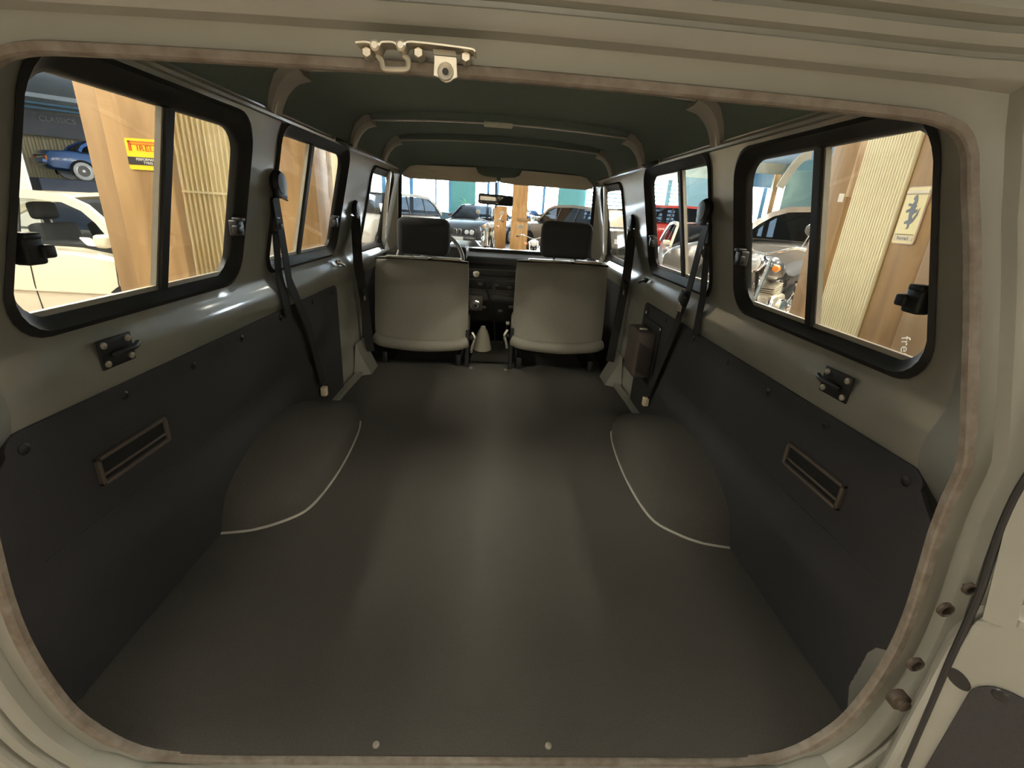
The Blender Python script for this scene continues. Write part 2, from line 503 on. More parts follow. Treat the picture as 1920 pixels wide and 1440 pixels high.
# side windows ---------------------------------------------------------------
def WP(s, y, z, off): return Vector((s*(XW(max(z, .656))+off), shear(y, z), z))
def window(nm, s, w, div, y_vis, z_vis, latches, lab):
    a0, a1, b0, b1, r = w
    L = rrect(a0+.004, a1-.004, b0+.004, b1-.004, r)
    pts = [WP(s, y, z, .016) for y, z in L]
    # rubber: section = (along outward normal of wall, toward opening centre)
    cy, cz = (a0+a1)/2, (b0+b1)/2
    iy0, iy1, iz0, iz1 = y_vis[0], y_vis[1], z_vis[0], z_vis[1]
    rings = [(a0-.006, a1+.006, b0-.006, b1+.006, r, -.004), (a0+.004, a1-.004, b0+.004, b1-.004, r, -.009), ((a0+iy0)/2, (a1+iy1)/2, (b0+iz0)/2, (b1+iz1)/2, r*.9, .004),
             (iy0-.006, iy1+.006, iz0-.006, iz1+.006, r*.8, .010), (iy0, iy1, iz0, iz1, r*.8, .016), (iy0, iy1, iz0, iz1, r*.8, .030), (a0, a1, b0, b1, r, .034)]
    vs, fs = [], []
    for q in rings: vs += [WP(s, y, z, q[5]) for y, z in rrect(*q[:5])]
    n = len(L)
    for j in range(len(rings)-1):
        for i in range(n):
            fs.append((j*n+i, j*n+(i+1) % n, (j+1)*n+(i+1) % n, (j+1)*n+i))
    root = struct(sharp(new(nm, vs, fs, RUBBER), 50), lab)
    def pane(y0, y1, off):
        P = [WP(s, y, z, off) for y, z in rrect(y0, y1, iz0-.003, iz1+.003, r*.5 if False else .02)]
        prism('glass_pane', P, (s*.004, 0, .001), GLASS, root)
    if div:
        pane(iy0-.003, div+.015, .020); pane(div-.015, iy1+.003, .027)
        sweep('sliding_divider', [WP(s, div, z, .018) for z in (iz0, (iz0+iz1)/2, iz1)], rectp(.022, .020), RUBBER, root, up=(s, 0, 0))
        sweep('aluminium_edge', [WP(s, div-.014, z, .022) for z in (iz0, iz1)], rectp(.006, .012), STRIP, root, up=(s, 0, 0))
        # aluminium sliding track along the bottom
        sweep('sliding_track', [WP(s, y, iz0+.004, .020) for y in (iy0+.03, iy1-.03)], rectp(.010, .010), STRIP, root)
    else:
        pane(iy0-.003, iy1+.003, .022)
    for (ly, lz, d) in latches:
        # plastic sliding-window catch: body plus thumb wheel, d = direction along Y into the glass
        c = WP(s, ly, lz, -.004)
        la = box('catch', c, (.026, .034, .042), BLACKP, root, bev=.005)
        box('catch_tab', c + Vector((-s*.010, d*.017, -.002)), (.018, .022, .020), BLACKP, la, bev=.004)
        box('catch_cap', c + Vector((-s*.006, -d*.004, .022)), (.024, .028, .010), BLACKP, la, bev=.003)
    return root
for s, a, b, c in ((-1, 'window_1', 'window_2', 'window_3'), (1, 'window_4', 'window_5', 'window_6')):
    window(a, s, WIN[0], 1.080 if s < 0 else 1.05, (.738, 1.350), (.688, 1.052 if s < 0 else 1.062), [(.748, .800, 1), (1.345, .812, -1)], 'sliding quarter window in black rubber')
    window(b, s, WIN[1], 1.84, (1.585, 2.188), (.700, 1.076), [(1.568, .812, 1), (2.150, .808, -1)], 'sliding rear door window in black rubber')
    window(c, s, WIN[2], None, (2.665, 3.13), (.665, 1.045), [], 'front door window in black rubber')

# lower trim boards -------------------------------------------------------------
def trim(s, nm):
    X = .733
    P = [p for p in rrect(.642, 2.20, .004, .530, (.005, .03, .03, .03)) if not (p[0] < .70 and p[1] < .3)] + [(.642, .500), (.612, .468), (.584, .43), (.580, .20), (.580, .004)]
    out = [(s*X, y, z) for y, z in P]
    o = prism(nm, out, (s*.009, 0, 0), TRIMB, bev=.0015)
    struct(o, 'black hardboard trim lining the body side below the windows')
    for (y, z) in ((.672, .500), (.885, .505), (1.107, .495), (1.34, .502), (1.60, .505), (1.90, .505), (2.14, .505)):
        lathe('trim_screw', [(.010, 0), (.010, -.001*s), (.005, -.004*s), (.001, -.004*s)], SCREW, o, (s*X, y, z), 'X', 10)
    # faint fold running along the board
    tube('board_fold', [(s*(X-.0005), y, z) for y, z in ((.645, .30), (1.2, .30), (1.60, .295))], .0016, TRIMB, o, 6)
    # storage slot: raised frame, dark box behind, one bar across
    y0, y1, z0, z1 = .778, .972, .360, .420
    for (ya, yb, za, zb) in ((y0, y1, z1-.008, z1), (y0, y1, z0, z0+.008), (y0, y0+.008, z0, z1), (y1-.008, y1, z0, z1)):
        box('slot_frame', (s*(X-.003), (ya+yb)/2, (za+zb)/2), (.012, yb-ya, zb-za), mat_slot, o, bev=.002)
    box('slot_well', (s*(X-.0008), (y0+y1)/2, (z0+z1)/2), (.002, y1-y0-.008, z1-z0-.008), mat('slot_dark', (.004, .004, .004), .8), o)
    box('slot_bar', (s*(X-.003), (y0+y1)/2, z0+.020), (.006, y1-y0-.012, .006), mat_slot, o, bev=.002)
    return o
mat_slot = mat('slot_frame_brown_plastic', (.10, .078, .062), .45)
trim(-1, 'trim_1'); trim(1, 'trim_2')

# B pillars, sills and front door cards ---------------------------------------------
for s in (-1, 1):
    nm = 'trim_3' if s < 0 else 'trim_4'
    P = [(s*.744, y, z) for y, z in ((2.205, .0), (2.205, .53), (2.30, .56), (2.60, .56), (2.62, .30), (2.60, .0))]
    o = prism(nm, P, (s*.02, 0, 0), PAINT, bev=.002)
    struct(o, 'painted lower door pillar beside the front seat')
    sweep('sill_strip', [(s*.728, 1.92, .010), (s*.724, 2.2, .012), (s*.715, 2.44, .014), (s*.70, 2.56, .014)], rectp(.028, .022), PAINT, o)
    vs = [(s*.736, 2.44, .17), (s*.735, 2.60, .17), (s*.66, 2.45, .0), (s*.66, 2.60, .0), (s*.742, 2.40, 0), (s*.742, 2.62, 0)]
    new('foot_cover', vs, [(0, 1, 3, 2), (0, 2, 4), (1, 5, 3)], PAINT, o)
    prism('door_card', [(s*.738, 2.63, -.05), (s*.738, 3.40, -.05), (s*.738, 3.40, .60), (s*.738, 2.63, .62)], (s*.02, 0, 0), TRIMB, o)

# wheel arches ---------------------------------------------------------------------------
def arch(s):
    prof = [(1.088, .735), (1.105, .66), (1.14, .60), (1.20, .545), (1.30, .524), (1.45, .517), (1.60, .522), (1.75, .536), (1.86, .560), (1.96, .605), (2.03, .665), (2.07, .735)]
    hp = spline([(y, 0, z) for y, z in ((1.088, 0), (1.11, .06), (1.16, .115), (1.27, .160), (1.42, .185), (1.58, .178), (1.74, .135), (1.88, .075), (1.99, .032), (2.07, 0))], 4)
    def hin(y):
        for a, b in zip(hp, hp[1:]):
            if a.x <= y <= b.x: return max(0, a.z+(b.z-a.z)*(y-a.x)/max(1e-6, b.x-a.x))
        return 0
    def xin(y):
        for (a, xa), (b, xb) in zip(prof, prof[1:]):
            if a <= y <= b: return xa+(xb-xa)*(y-a)/(b-a)
        return .735
    ny, nt = 36, 12
    vs, fs = [], []
    for i in range(ny+1):
        y = 1.088 + (2.07-1.088)*(.5-.5*math.cos(PI*i/ny))
        h = hin(y); w = .735-xin(y)
        for j in range(nt+1):
            t = PI/2*j/nt
            vs.append((s*(.735 - w*max(0, math.sin(t))**.62), y + (.0 if True else 0), h*max(0, math.cos(t))**.62))
    k = nt+1
    fs = [(i*k+j, i*k+j+1, (i+1)*k+j+1, (i+1)*k+j) for i in range(ny) for j in range(nt)]
    o = sharp(new('wheel_arch', vs, fs, CARPET, bpy.data.objects['floor']), 70)
    P = spline([(s*x, y, .004) for y, x in prof], 5)
    tube('carpet_binding', P[:int(len(P)*.72)], .0042, BINDING, bpy.data.objects['floor'], 6)
arch(-1); arch(1)
# ================================================================== FITTINGS INSIDE THE VEHICLE
# front seats ----------------------------------------------------------
def seat(x0, lab, dz, dy):
    t = thing('front_seat', lab, 'car seat', (x0, 2.85+dy, -.03), group='front seats')
    Yb = -.22                     # rear face of the backrest in the seat's own frame
    z0, z1 = .155+dz, .655+dz     # local heights
    nx, nz = 14, 14
    def shell(name, grow, m, za, zb, ya, dep):
        vs, fs = [], []
        for face in (0, 1):
            for j in range(nz+1):
                for i in range(nx+1):
                    u = -1+2*i/nx; v = j/nz
                    hw = (.272-.006*v+grow)*(1-.02*(2*v-1)**6)
                    e = (abs(u)**5)
                    x = hw*u
                    y = ya + (.030*e + .010*u*u + .055*v if face == 0 else dep + .05*v - .02*e)
                    y += .022*max(0, (2*v-1))**6 if face == 0 else 0
                    vs.append((x, y, za+(zb-za)*v + (.012*(1-u*u) if v > .98 else 0) - (.02*(1-u**2) if v < .02 else 0)))
        k = nx+1; B = (nx+1)*(nz+1)
        for j in range(nz):
            for i in range(nx):
                a = j*k+i
                fs.append((a, a+1, a+k+1, a+k)); fs.append((B+a, B+a+k, B+a+k+1, B+a+1))
        for i in range(nx):
            fs.append((i, B+i, B+i+1, i+1)); a = nz*k+i; fs.append((a, a+1, B+a+1, B+a))
        for j in range(nz):
            a = j*k; fs.append((a, a+k, B+a+k, B+a)); a = j*k+nx; fs.append((a, B+a, B+a+k, a+k))
        return sharp(new(name, vs, fs, m, t), 60)
    shell('backrest', 0, SEATV, z0+.06, z1, Yb, .11)
    # padded roll along the bottom of the back
    P = spline([(-.268, Yb+.035, z0+.045), (-.2, Yb+.006, z0+.03), (0, Yb-.006, z0+.018), (.2, Yb+.006, z0+.03), (.268, Yb+.035, z0+.045)], 5)
    sweep('lower_roll', P, [(.028*math.cos(a*PI/6), .034*math.sin(a*PI/6)) for a in range(12)], SEATV, t)
    box('cushion', (0, .03, z0+.08), (.54, .32, .16), SEATV, t, bev=.04, seg=3)
    # top edge hardware between back and headrest
    box('top_plate', (-.08, Yb+.085, z1+.010), (.24, .05, .012), STRIP, t, bev=.004)
    box('top_plate', (.14, Yb+.085, z1+.014), (.16, .05, .014), STRIP, t, bev=.004)
    sweep('top_piping', spline([(-.262, Yb+.085, z1-.002), (-.1, Yb+.068, z1+.006), (.1, Yb+.068, z1+.006), (.262, Yb+.085, z1-.002)], 5), circ(.006, 6), BLACKP, t)
    hx = .012 if x0 < 0 else .005
    for q in (-.06, .06):
        tube('headrest_post', [(hx+q, Yb+.09, z1-.02), (hx+q, Yb+.09, z1+.05)], .006, CHROME, t)
    h = box('headrest', (hx, Yb+.085, z1+.128), (.292, .11, .198), HEADR, t, bev=.042, seg=4)
    # recliner, side bracket and floor foot on the inner side
    si = 1 if x0 < 0 else -1
    br = prism('side_bracket', [(si*.262, Yb+.02, -.0), (si*.262, Yb+.10, 0), (si*.262, Yb+.11, z0+.10), (si*.262, Yb+.03, z0+.12)], (si*.022, 0, 0), BLACKP, t, bev=.003)
    lathe('recliner_knob', [(.018, 0), (.018, si*.016), (.012, si*.022), (.002, si*.022)], BLACKP, br, (si*.286, Yb+.055, z0+.065), 'X', 14)
    tube('release_lever', spline([(si*.300, Yb+.02, z0+.11), (si*.318, Yb+.015, z0+.075), (si*.304, Yb+.02, z0+.03), (si*.298, Yb+.03, z0-.005)], 5), .008, STRIP, t, 8)
    lathe('foot_bolt', [(.011, 0), (.011, .008), (.002, .010)], STEEL, t, (si*.30, Yb-.01, .032), n=10)
    for q in (-.22, .22):
        box('seat_rail', (q, .0, .05), (.035, .36, .10), BLACKP, t, bev=.005)
    return t
seat(-.415, 'grey driver seat with dark headrest, behind the steering wheel', -.016, 0)
seat(.393, 'grey passenger seat with dark headrest, next to the door pillar with the speaker box', .010, 0)

# seat belts ------------------------------------------------------------
def belt(name, label, s, dring, strands, tongue=None, anchor=None, w=.046, group=None):
    dx, dy, dz = dring
    t = thing('seat_belt', label, 'seat belt', (dx, dy, dz), world=True, group=group)
    if w > .04:
        lathe('mount_cover', [(.010, s*.012), (.034, s*.006), (.038, -s*.006), (.030, -s*.018), (.004, -s*.021)], BLACKP, t, (dx, dy, dz+.022), 'X', 18)
    box('guide_loop', (dx-s*.010, dy, dz-.004), (.012, .066, .036), BLACKP, t, bev=.004)
    tube('guide_bar', [(dx-s*.012, dy-.028, dz-.014), (dx-s*.014, dy+.030, dz-.026)], .0035, STRIP, t, 8)
    for P in strands:
        P = [Vector(p) for p in P]
        sweep('webbing', resample(P, .05), rectp(w, .0025), WEB, t, up=(s, 0, 0.02) if dy < 2 else (s*.35, 1, 0), smooth=False)
    if tongue:
        tg = box('tongue', tongue, (.016, .060, .045), BLACKP, t, (.35, 0, 0), bev=.006)
        box('tongue_plate', Vector(tongue)+Vector((0, .015, -.038)), (.004, .030, .030), STRIP, tg, bev=.001)
    if anchor:
        box('anchor_block', anchor, (.024, .030, .040), PALEBLK, t, bev=.004)
    return t
L = -1
belt('b', 'black rear seat belt hanging across the window beside the timber posts', -1, (-.672, 1.545, .915),
     [[(-.682, 1.548, .898), (-.715, 1.66, .62), (-.716, 1.79, .43), (-.716, 1.885, .155)], [(-.690, 1.552, .898), (-.722, 1.60, .66), (-.724, 1.645, .505)]],
     None, (-.716, 1.89, .118))
belt('b', 'black rear seat belt with a buckle tongue halfway, opposite the red car', 1, (.668, 1.557, .915),
     [[(.678, 1.562, .898), (.712, 1.68, .65), (.716, 1.76, .48), (.716, 1.915, .155)], [(.690, 1.566, .898), (.722, 1.575, .66), (.724, 1.578, .525)]],
     (.704, 1.695, .635), (.716, 1.925, .122))
belt('b', 'narrow black front seat belt beside the driver seat', -1, (-.692, 2.42, .845),
     [[(-.694, 2.43, .83), (-.706, 2.47, .60), (-.70, 2.53, .40), (-.69, 2.56, .10)]], (-.692, 2.50, .455), None, .046)
belt('b', 'narrow black front seat belt beside the passenger seat', 1, (.690, 2.46, .862),
     [[(.694, 2.46, .85), (.704, 2.48, .60), (.700, 2.50, .40), (.690, 2.52, .12)]], (.700, 2.47, .565), None, .046)

# lashing plates under the quarter windows -------------------------------------
def lash(s, label):
    c = Vector((s*.729, .885, .600))
    t = thing('lashing_plate', label, 'bracket', c, world=True)
    b = box('plate', c+Vector((-s*.002, 0, 0)), (.004, .082, .056), BLACKP, t, bev=.001)
    for dy in (-.030, .030):
        for dz in (-.018, .018):
            lathe('rivet', [(.0068, 0), (.0062, -s*.003), (.001, -s*.0045)], STEEL, t, c+Vector((-s*.004, dy, dz)), 'X', 12)
    tube('hook', spline([c+Vector((-s*.006, -.016, -.004)), c+Vector((-s*.020, -.004, .002)), c+Vector((-s*.022, .020, .004)), c+Vector((-s*.014, .042, .006))], 5), .0055, BLACKP, t, 8)
lash(-1, 'black riveted lashing plate below the quarter window facing the cream car')
lash(1, 'black riveted lashing plate below the quarter window facing the horse sign')

# coat hooks / brackets on the rear edge of the rear doors
for s, lab in ((-1, 'small steel bracket below the rear door window, driver side'), (1, 'small black wing bracket below the rear door window, passenger side')):
    c = Vector((s*.738, 2.262, .618))
    t = thing('door_bracket', lab, 'bracket', c, world=True)
    box('plate', c, (.006, .05, .035), STEEL if s < 0 else BLACKP, t, bev=.001)
    tube('lever', spline([c+Vector((-s*.008, -.05, .012)), c+Vector((-s*.022, -.01, 0)), c+Vector((-s*.02, .03, -.012))], 4), .006, BLACKP if s > 0 else STEEL, t)
    lathe('rivet', [(.006, 0), (.006, -s*.003), (.001, -s*.005)], STEEL, t, c+Vector((-s*.003, .018, .012)), 'X', 10)

# grab handles on the roof rail
for s, lab in ((-1, 'dark grab handle on the roof rail, driver side'), (1, 'dark grab handle on the roof rail, passenger side')):
    t = thing('grab_handle', lab, 'handle', (s*.635, 2.08, 1.115), world=True)
    P = spline([(s*.640, 1.99, 1.118), (s*.618, 2.01, 1.112), (s*.614, 2.08, 1.106), (s*.618, 2.15, 1.112), (s*.640, 2.17, 1.118)], 5)
    sweep('grip', P, [(.012*math.cos(a*PI/4), .007*math.sin(a*PI/4)) for a in range(8)], BLACKP, t)
    for y in (1.995, 2.165): box('end_cap', (s*.634, y, 1.116), (.018, .022, .014), STRIP, t, bev=.003)

# speaker box on the right door pillar -----------------------------------------
t = thing('speaker_box', 'black slotted speaker box mounted beside the passenger seat', 'speaker', (.70, 2.04, .20), world=True)
box('case', (.692, 2.055, .325), (.080, .18, .215), mat('brown_black_crackle', (.095, .075, .064), .45, bump=.3, bscale=400), t, bev=.012)
box('mounting_plate', (.729, 2.04, .335), (.006, .22, .27), BLACKP, t, bev=.002)
for i in range(13):
    box('grille_rib', (.690, 1.963, .240+i*.0105), (.070, .006, .004), BLACKP, t, rot=(0, .5, 0))
for (y, z) in ((1.925, .46), (1.925, .215), (2.14, .49)):
    lathe('case_screw', [(.008, 0), (.007, -.003), (.001, -.004)], STEEL, t, (.726, y, z), 'X', 10)
box('name_strip', (.664, 1.960, .450), (.034, .010, .008), STRIP, t, bev=.002)

# tail door latch on the header --------------------------------------------------
c0 = onY(785, 100, .572)
t = thing('door_latch_striker', 'bare steel latch striker bolted under the tail door header', 'latch', c0, world=True)
def hp(u, v, y=.570): return onY(u, v, y)
wav = [hp(672, 86), hp(690, 85), hp(700, 88), hp(704, 96), hp(708, 101), hp(714, 97), hp(718, 87), hp(726, 85), hp(742, 86), hp(748, 92), hp(752, 101), hp(757, 101), hp(762, 92), hp(768, 85), hp(800, 87), hp(850, 93), hp(885, 98), hp(892, 103)]
sweep('bracket_strip', spline(wav, 3), rectp(.022, .0016), STEEL, t, up=(0, 0, 1), ang=60)
for u, v in ((707, 91), (755, 91)):
    lathe('rod_end', [(.0050, .006), (.0050, -.010), (.003, -.012), (.001, -.012)], STEEL, t, hp(u, v, .566), 'Y', 12)
for u, v in ((690, 100), (786, 101), (874, 109)):
    lathe('bolt', [(.0062, .008), (.0062, -.004), (.0045, -.006), (.001, -.006)], STEEL, t, hp(u, v, .574), 'Y', 6)
loopu = spline([hp(708, 103), hp(716, 114), hp(719, 126), hp(724, 130), hp(745, 131), hp(762, 130), hp(766, 124), hp(765, 112), hp(757, 104)], 4)
tube('striker_loop', loopu, .0030, STEEL, t, 8, up=(0, 1, 0))
P = [hp(814, 103, .556), hp(856, 107, .556), hp(858, 145, .556), hp(850, 148, .556), hp(844, 153, .556), hp(836, 155, .556), hp(828, 151, .556), hp(822, 145, .556), hp(813, 142, .556)]
tab = prism('catch_plate', P, (0, .003, 0), STEEL, t, bev=.0006)
q = hp(835, 134, .5545)
lathe('dimple', [(.0085, .001), (.0075, -.0006), (.005, .0008), (.001, .0008)], STEEL, tab, q, 'Y', 18)
lathe('hole', [(.0032, -.0004), (.0030, .002), (.001, .002)], RUBBER, tab, q, 'Y', 14)
prism('catch_arm', [hp(811, 91, .562), hp(854, 95, .562), hp(856, 106, .556), hp(814, 102, .556)], (0, .010, 0), STEEL, t)

# windscreen, pillars, visors, mirror -------------------------------------------------
ws = struct(box('trim_5', (0, 3.37, 1.205), (1.40, .05, .25), LINER, bev=.01), 'windscreen surround')
for s in (-1, 1):
    prism('screen_pillar', [(s*.655, 3.30, 1.12), (s*.700, 3.26, 1.12), (s*.79, 3.40, .60), (s*.70, 3.46, .60)], (0, .05, 0), PAINT, ws, bev=.006)
    sweep('screen_rubber', [(s*.655, 3.36, 1.08), (s*.675, 3.42, .86), (s*.70, 3.47, .62)], rectp(.03, .02), RUBBER, ws)
    # front edge of the door frame
    sweep('door_frame_upright', [(s*(XW(1.06)-.006), 3.02, 1.085), (s*(XW(.85)-.004), 3.10, .85), (s*.735, 3.17, .62)], rectp(.030, .022), PAINT, ws, up=(s, 0, 0))
    sweep('door_frame_chrome', [(s*(XW(1.06)-.014), 3.00, 1.075), (s*(XW(.85)-.012), 3.08, .85), (s*.727, 3.15, .63)], rectp(.008, .010), STRIP, ws, up=(s, 0, 0))
prism('screen_glass', [(-.70, 3.47, .60), (.70, 3.47, .60), (.66, 3.37, 1.10), (-.66, 3.37, 1.10)], (0, .006, 0), GLASS, ws)
sweep('screen_lower_rubber', [(-.70, 3.465, .618), (.70, 3.465, .618)], rectp(.02, .03), RUBBER, ws)
def visor(side, label):
    t = thing('sun_visor', label, 'sun visor', (side*.38, 3.29, 1.10), world=True, group='sun visors')
    x = [.09, .13, .135, .60, .645, .65, .60, .0+.02]
    out = [(.012, 1.070), (.012, 1.098), (.10, 1.104), (.135, 1.118), (.150, 1.150), (.60, 1.140), (.632, 1.128), (.640, 1.100), (.620, 1.068), (.58, 1.058), (.10, 1.062)]
    P = [(side*a, 3.29, b) for a, b in out]
    prism('pad', P, (0, .022, 0), VISOR, t, bev=.004)
    tube('pivot_rod', [(side*.645, 3.30, 1.120), (side*.665, 3.30, 1.120), (side*.672, 3.31, 1.145)], .005, STRIP, t)
    box('pivot_mount', (side*.668, 3.31, 1.135), (.03, .03, .04), STRIP, t, bev=.006)
    return t
visor(-1, 'beige padded sun visor folded down above the steering wheel')
visor(1, 'beige padded sun visor folded down above the passenger seat')
t = thing('rear_view_mirror', 'black rear view mirror hanging at the middle of the windscreen', 'mirror', (-.013, 3.30, .96), world=True)
box('housing', (-.013, 3.30, .962), (.232, .028, .066), BLACKP, t, rot=(0, .03, 0), bev=.013, seg=3)
box('mirror_glass', (-.013, 3.284, .962), (.210, .004, .052), MIRROR, t, rot=(0.12, .03, .12), bev=.0015)
tube('stem', [(-.015, 3.31, .99), (-.016, 3.35, 1.07)], .006, BLACKP, t)
tube('adjuster', [(-.012, 3.295, .930), (-.012, 3.295, .915)], .005, BLACKP, t)

# dashboard ---------------------------------------------------------------------------
t = thing('dashboard', 'black slotted dashboard across the front of the cabin', 'dashboard', (0, 3.3, 0), world=True)
prism('body', [(-.72, 3.10, .18), (-.72, 3.06, .34), (-.72, 3.10, .56), (-.72, 3.16, .605), (-.72, 3.46, .612), (-.72, 3.46, .18)], (1.44, 0, 0), DASH, t, bev=.012)
prism('cowl', [(-.72, 3.44, -.08), (-.72, 3.14, .18), (-.72, 3.44, .18)], (1.44, 0, 0), DASH, t)
prism('instrument_hood', [(-.62, 3.02, .58), (-.62, 3.06, .665), (-.62, 3.26, .67), (-.62, 3.30, .60)], (.44, 0, 0), DASH, t, bev=.02)
for (x0, x1, z0, z1) in ((-.17, -.01, .405, .47), (.01, .16, .405, .47), (-.17, .16, .49, .535), (-.17, .16, .325, .385), (.20, .64, .40, .52)):
    fr = box('slot_panel', ((x0+x1)/2, 3.074, (z0+z1)/2), (x1-x0, .014, z1-z0), DASHL, t, bev=.003)
    box('slot_face', ((x0+x1)/2, 3.068, (z0+z1)/2), (x1-x0-.008, .008, z1-z0-.008), DASH, fr, bev=.002)
pc = onY(892, 568, 3.06)
box('switch_panel', pc, (.095, .02, .10), DASHL, t, bev=.004)
lathe('switch_ring', [(.034, .004), (.034, -.012), (.026, -.014), (.022, -.006), (.001, -.006)], CHROME, t, (pc.x, 3.048, pc.z-.012), 'Y', 20)
lathe('switch_knob', [(.014, .004), (.014, -.016), (.001, -.018)], BLACKP, t, (pc.x, 3.044, pc.z-.012), 'Y', 14)
for (x, z) in ((-.06, .29), (.05, .27), (.12, .30), (.02, .44), (.10, .43), (-.09, .44)):
    box('rocker_switch', (x, 3.056, z), (.030, .016, .018), DASHL, t, bev=.003)
prism('tunnel', [(-.14, 2.86, -.03), (.14, 2.86, -.03), (.12, 2.88, .02), (-.12, 2.88, .02)], (0, .24, .03), CARPET, bpy.data.objects['floor'], bev=.01)

# steering wheel
t = thing('steering_wheel', 'thin rimmed black steering wheel in front of the driver seat', 'steering wheel', (-.405, 3.0, .57), world=True)
C = Vector((-.405, 2.985, .572)); ax = Vector((0, -.86, .5)).normalized(); e1 = Vector((1, 0, 0)); e2 = ax.cross(e1)
ring = [C+e1*(.205*math.cos(a*PI/20))+e2*(.205*math.sin(a*PI/20)) for a in range(40)]
tube('rim', ring, .012, mat('steering_rim', (.10, .095, .085), .3), t, 10, closed=True, up=tuple(ax))
for a in (.2, PI-.2, PI*1.5):
    d = e1*math.cos(a)-e2*math.sin(a)
    sweep('spoke', [C+d*.04, C+d*.20], rectp(.035, .008), BLACKP, t, up=tuple(ax))
box('hub', C, (.13, .05, .10), BLACKP, t, rot=(-.5, 0, 0), bev=.02)
tube('steering_column', [C-ax*.04, C-ax*.25], .03, BLACKP, bpy.data.objects['dashboard'])

# gear levers
t = thing('transfer_lever', 'cream gaiter of the transfer lever on the tunnel between the seats', 'gear lever', (-.055, 3.0, 0), world=True)
lathe('gaiter', [(.066, 0), (.062, .012), (.052, .055), (.043, .10), (.030, .135), (.018, .150), (.017, .162), (.002, .168)], GAITER, t, (-.058, 2.97, .018), n=14)
box('gaiter_base', (-.05, 2.97, .016), (.17, .13, .008), GAITER, t, bev=.003)
t = thing('gear_lever', 'thin black gear lever with a pale knob before the dashboard', 'gear lever', (-.04, 3.02, .02), world=True)
tube('stick', spline([(.03, 3.04, .02), (.005, 3.0, .25), (-.060, 2.97, .47)], 5), .006, BLACKP, t)
k0 = onY(893, 513, 2.97)
lathe('knob', [(.012, -.02), (.019, -.006), (.020, .006), (.012, .014), (.001, .015)], GAITER, t, k0, n=14)
t = thing('small_lever', 'stubby pale tipped lever beside the passenger seat', 'gear lever', (.055, 2.93, .02), world=True)
k1 = onY(952, 606, 2.93)
tube('stick', [(.06, 2.95, .02), k1], .005, BLACKP, t)
lathe('knob', [(.008, -.01), (.014, 0), (.010, .010), (.001, .012)], GAITER, t, k1, n=12)

# bonnet in front of the windscreen (outside)
bn = struct(prism('trim_6', [(-.70, 3.50, .585), (-.70, 3.62, .600), (-.70, 4.55, .560), (-.70, 4.62, .50), (-.70, 4.62, .2), (-.70, 3.50, .2)], (1.40, 0, 0), PAINT_OUT, bev=.01), 'bonnet of the vehicle')

# open tail door, hinged at the right jamb ----------------------------------------------
DH = Vector((.664, .462, 0)); dd = Vector((.66, -.75, 0)).normalized(); dn = Vector((-dd.y, dd.x, 0))  # along the door, and its inner normal
if dn.dot(CAM-DH) < 0: dn = -dn
def onD(u, v):
    d = ray(u, v); tt = (DH-CAM).dot(dn)/d.dot(dn); p = CAM+d*tt
    return (p-DH).dot(dd), p.z
def DP(a, z, off=0): return DH + dd*a + dn*off + Vector((0, 0, z))
t = thing('tail_door', 'olive grey tail door standing open with a black inner board', 'door', (DH.x, DH.y, -.05), world=True)
ztop = onD(1862, 1140)[1]
zp = onD(1850, 1272)[1]; ap = onD(1815, 1300)[0]
prism('inner_panel', [DP(0.0, -.06), DP(1.0, -.06), DP(1.0, ztop), DP(.045, ztop), DP(.012, ztop-.03), DP(0, ztop-.09)], -dn*.05, PAINT_OUT, t, bev=.010)
P = rrect(ap, .96, -.02, zp, .035)
prism('inner_board', [DP(a, z, .0) for a, z in P], dn*.004, TRIMB, t, bev=.001)
ha, hz = onD(1797, 1273)
def onface(o, a, z, off, sx=1, sz=1):
    o.data.transform(Matrix.Translation(DP(a, z, off)) @ Vector((0, 0, 1)).rotation_difference(dn).to_matrix().to_4x4() @ Matrix.Diagonal((sx, sz, 1, 1)))
onface(lathe('drain_hole', [(.0135, 0), (.011, .0005), (.001, .0005)], RUBBER, t, (0, 0, 0), 'Z', 16), ha, hz, .0008, .8, 1.25)
sa, sz = onD(1876, 1300)
onface(lathe('board_screw', [(.009, 0), (.007, .002), (.001, .003)], SCREW, t, (0, 0, 0), 'Z', 12), sa, sz, .004)
# window frame of the door above
fa = [onD(1872, 1172), onD(1925, 965)]
sweep('window_frame', [DP(fa[0][0], fa[0][1], -.012), DP(fa[1][0], fa[1][1], -.012), DP(fa[1][0]+.02, .95, -.012)], rectp(.026, .03), PAINT_OUT, t, up=tuple(dd))
sweep('frame_top', [DP(.030, .95, -.025), DP(.9, .95, -.025)], rectp(.04, .04), PAINT_OUT, t)
sweep('frame_far', [DP(.95, ztop, -.025), DP(.9, .95, -.025)], rectp(.04, .04), PAINT_OUT, t, up=tuple(dd))
sp_ = [onD(u, v) for u, v in ((1935, 880), (1902, 935), (1870, 1010), (1842, 1100), (1815, 1165), (1772, 1260), (1733, 1350), (1694, 1440))]
sweep('door_seal', spline([DP(a, z, -.002) for a, z in sp_], 3), circ(.0045, 8), RUBBER, t, up=tuple(dn))
prism('door_pane', [DP(.06, ztop), DP(.94, ztop), DP(.89, .94), DP(.045, .94)], -dn*.004, TINT, t)
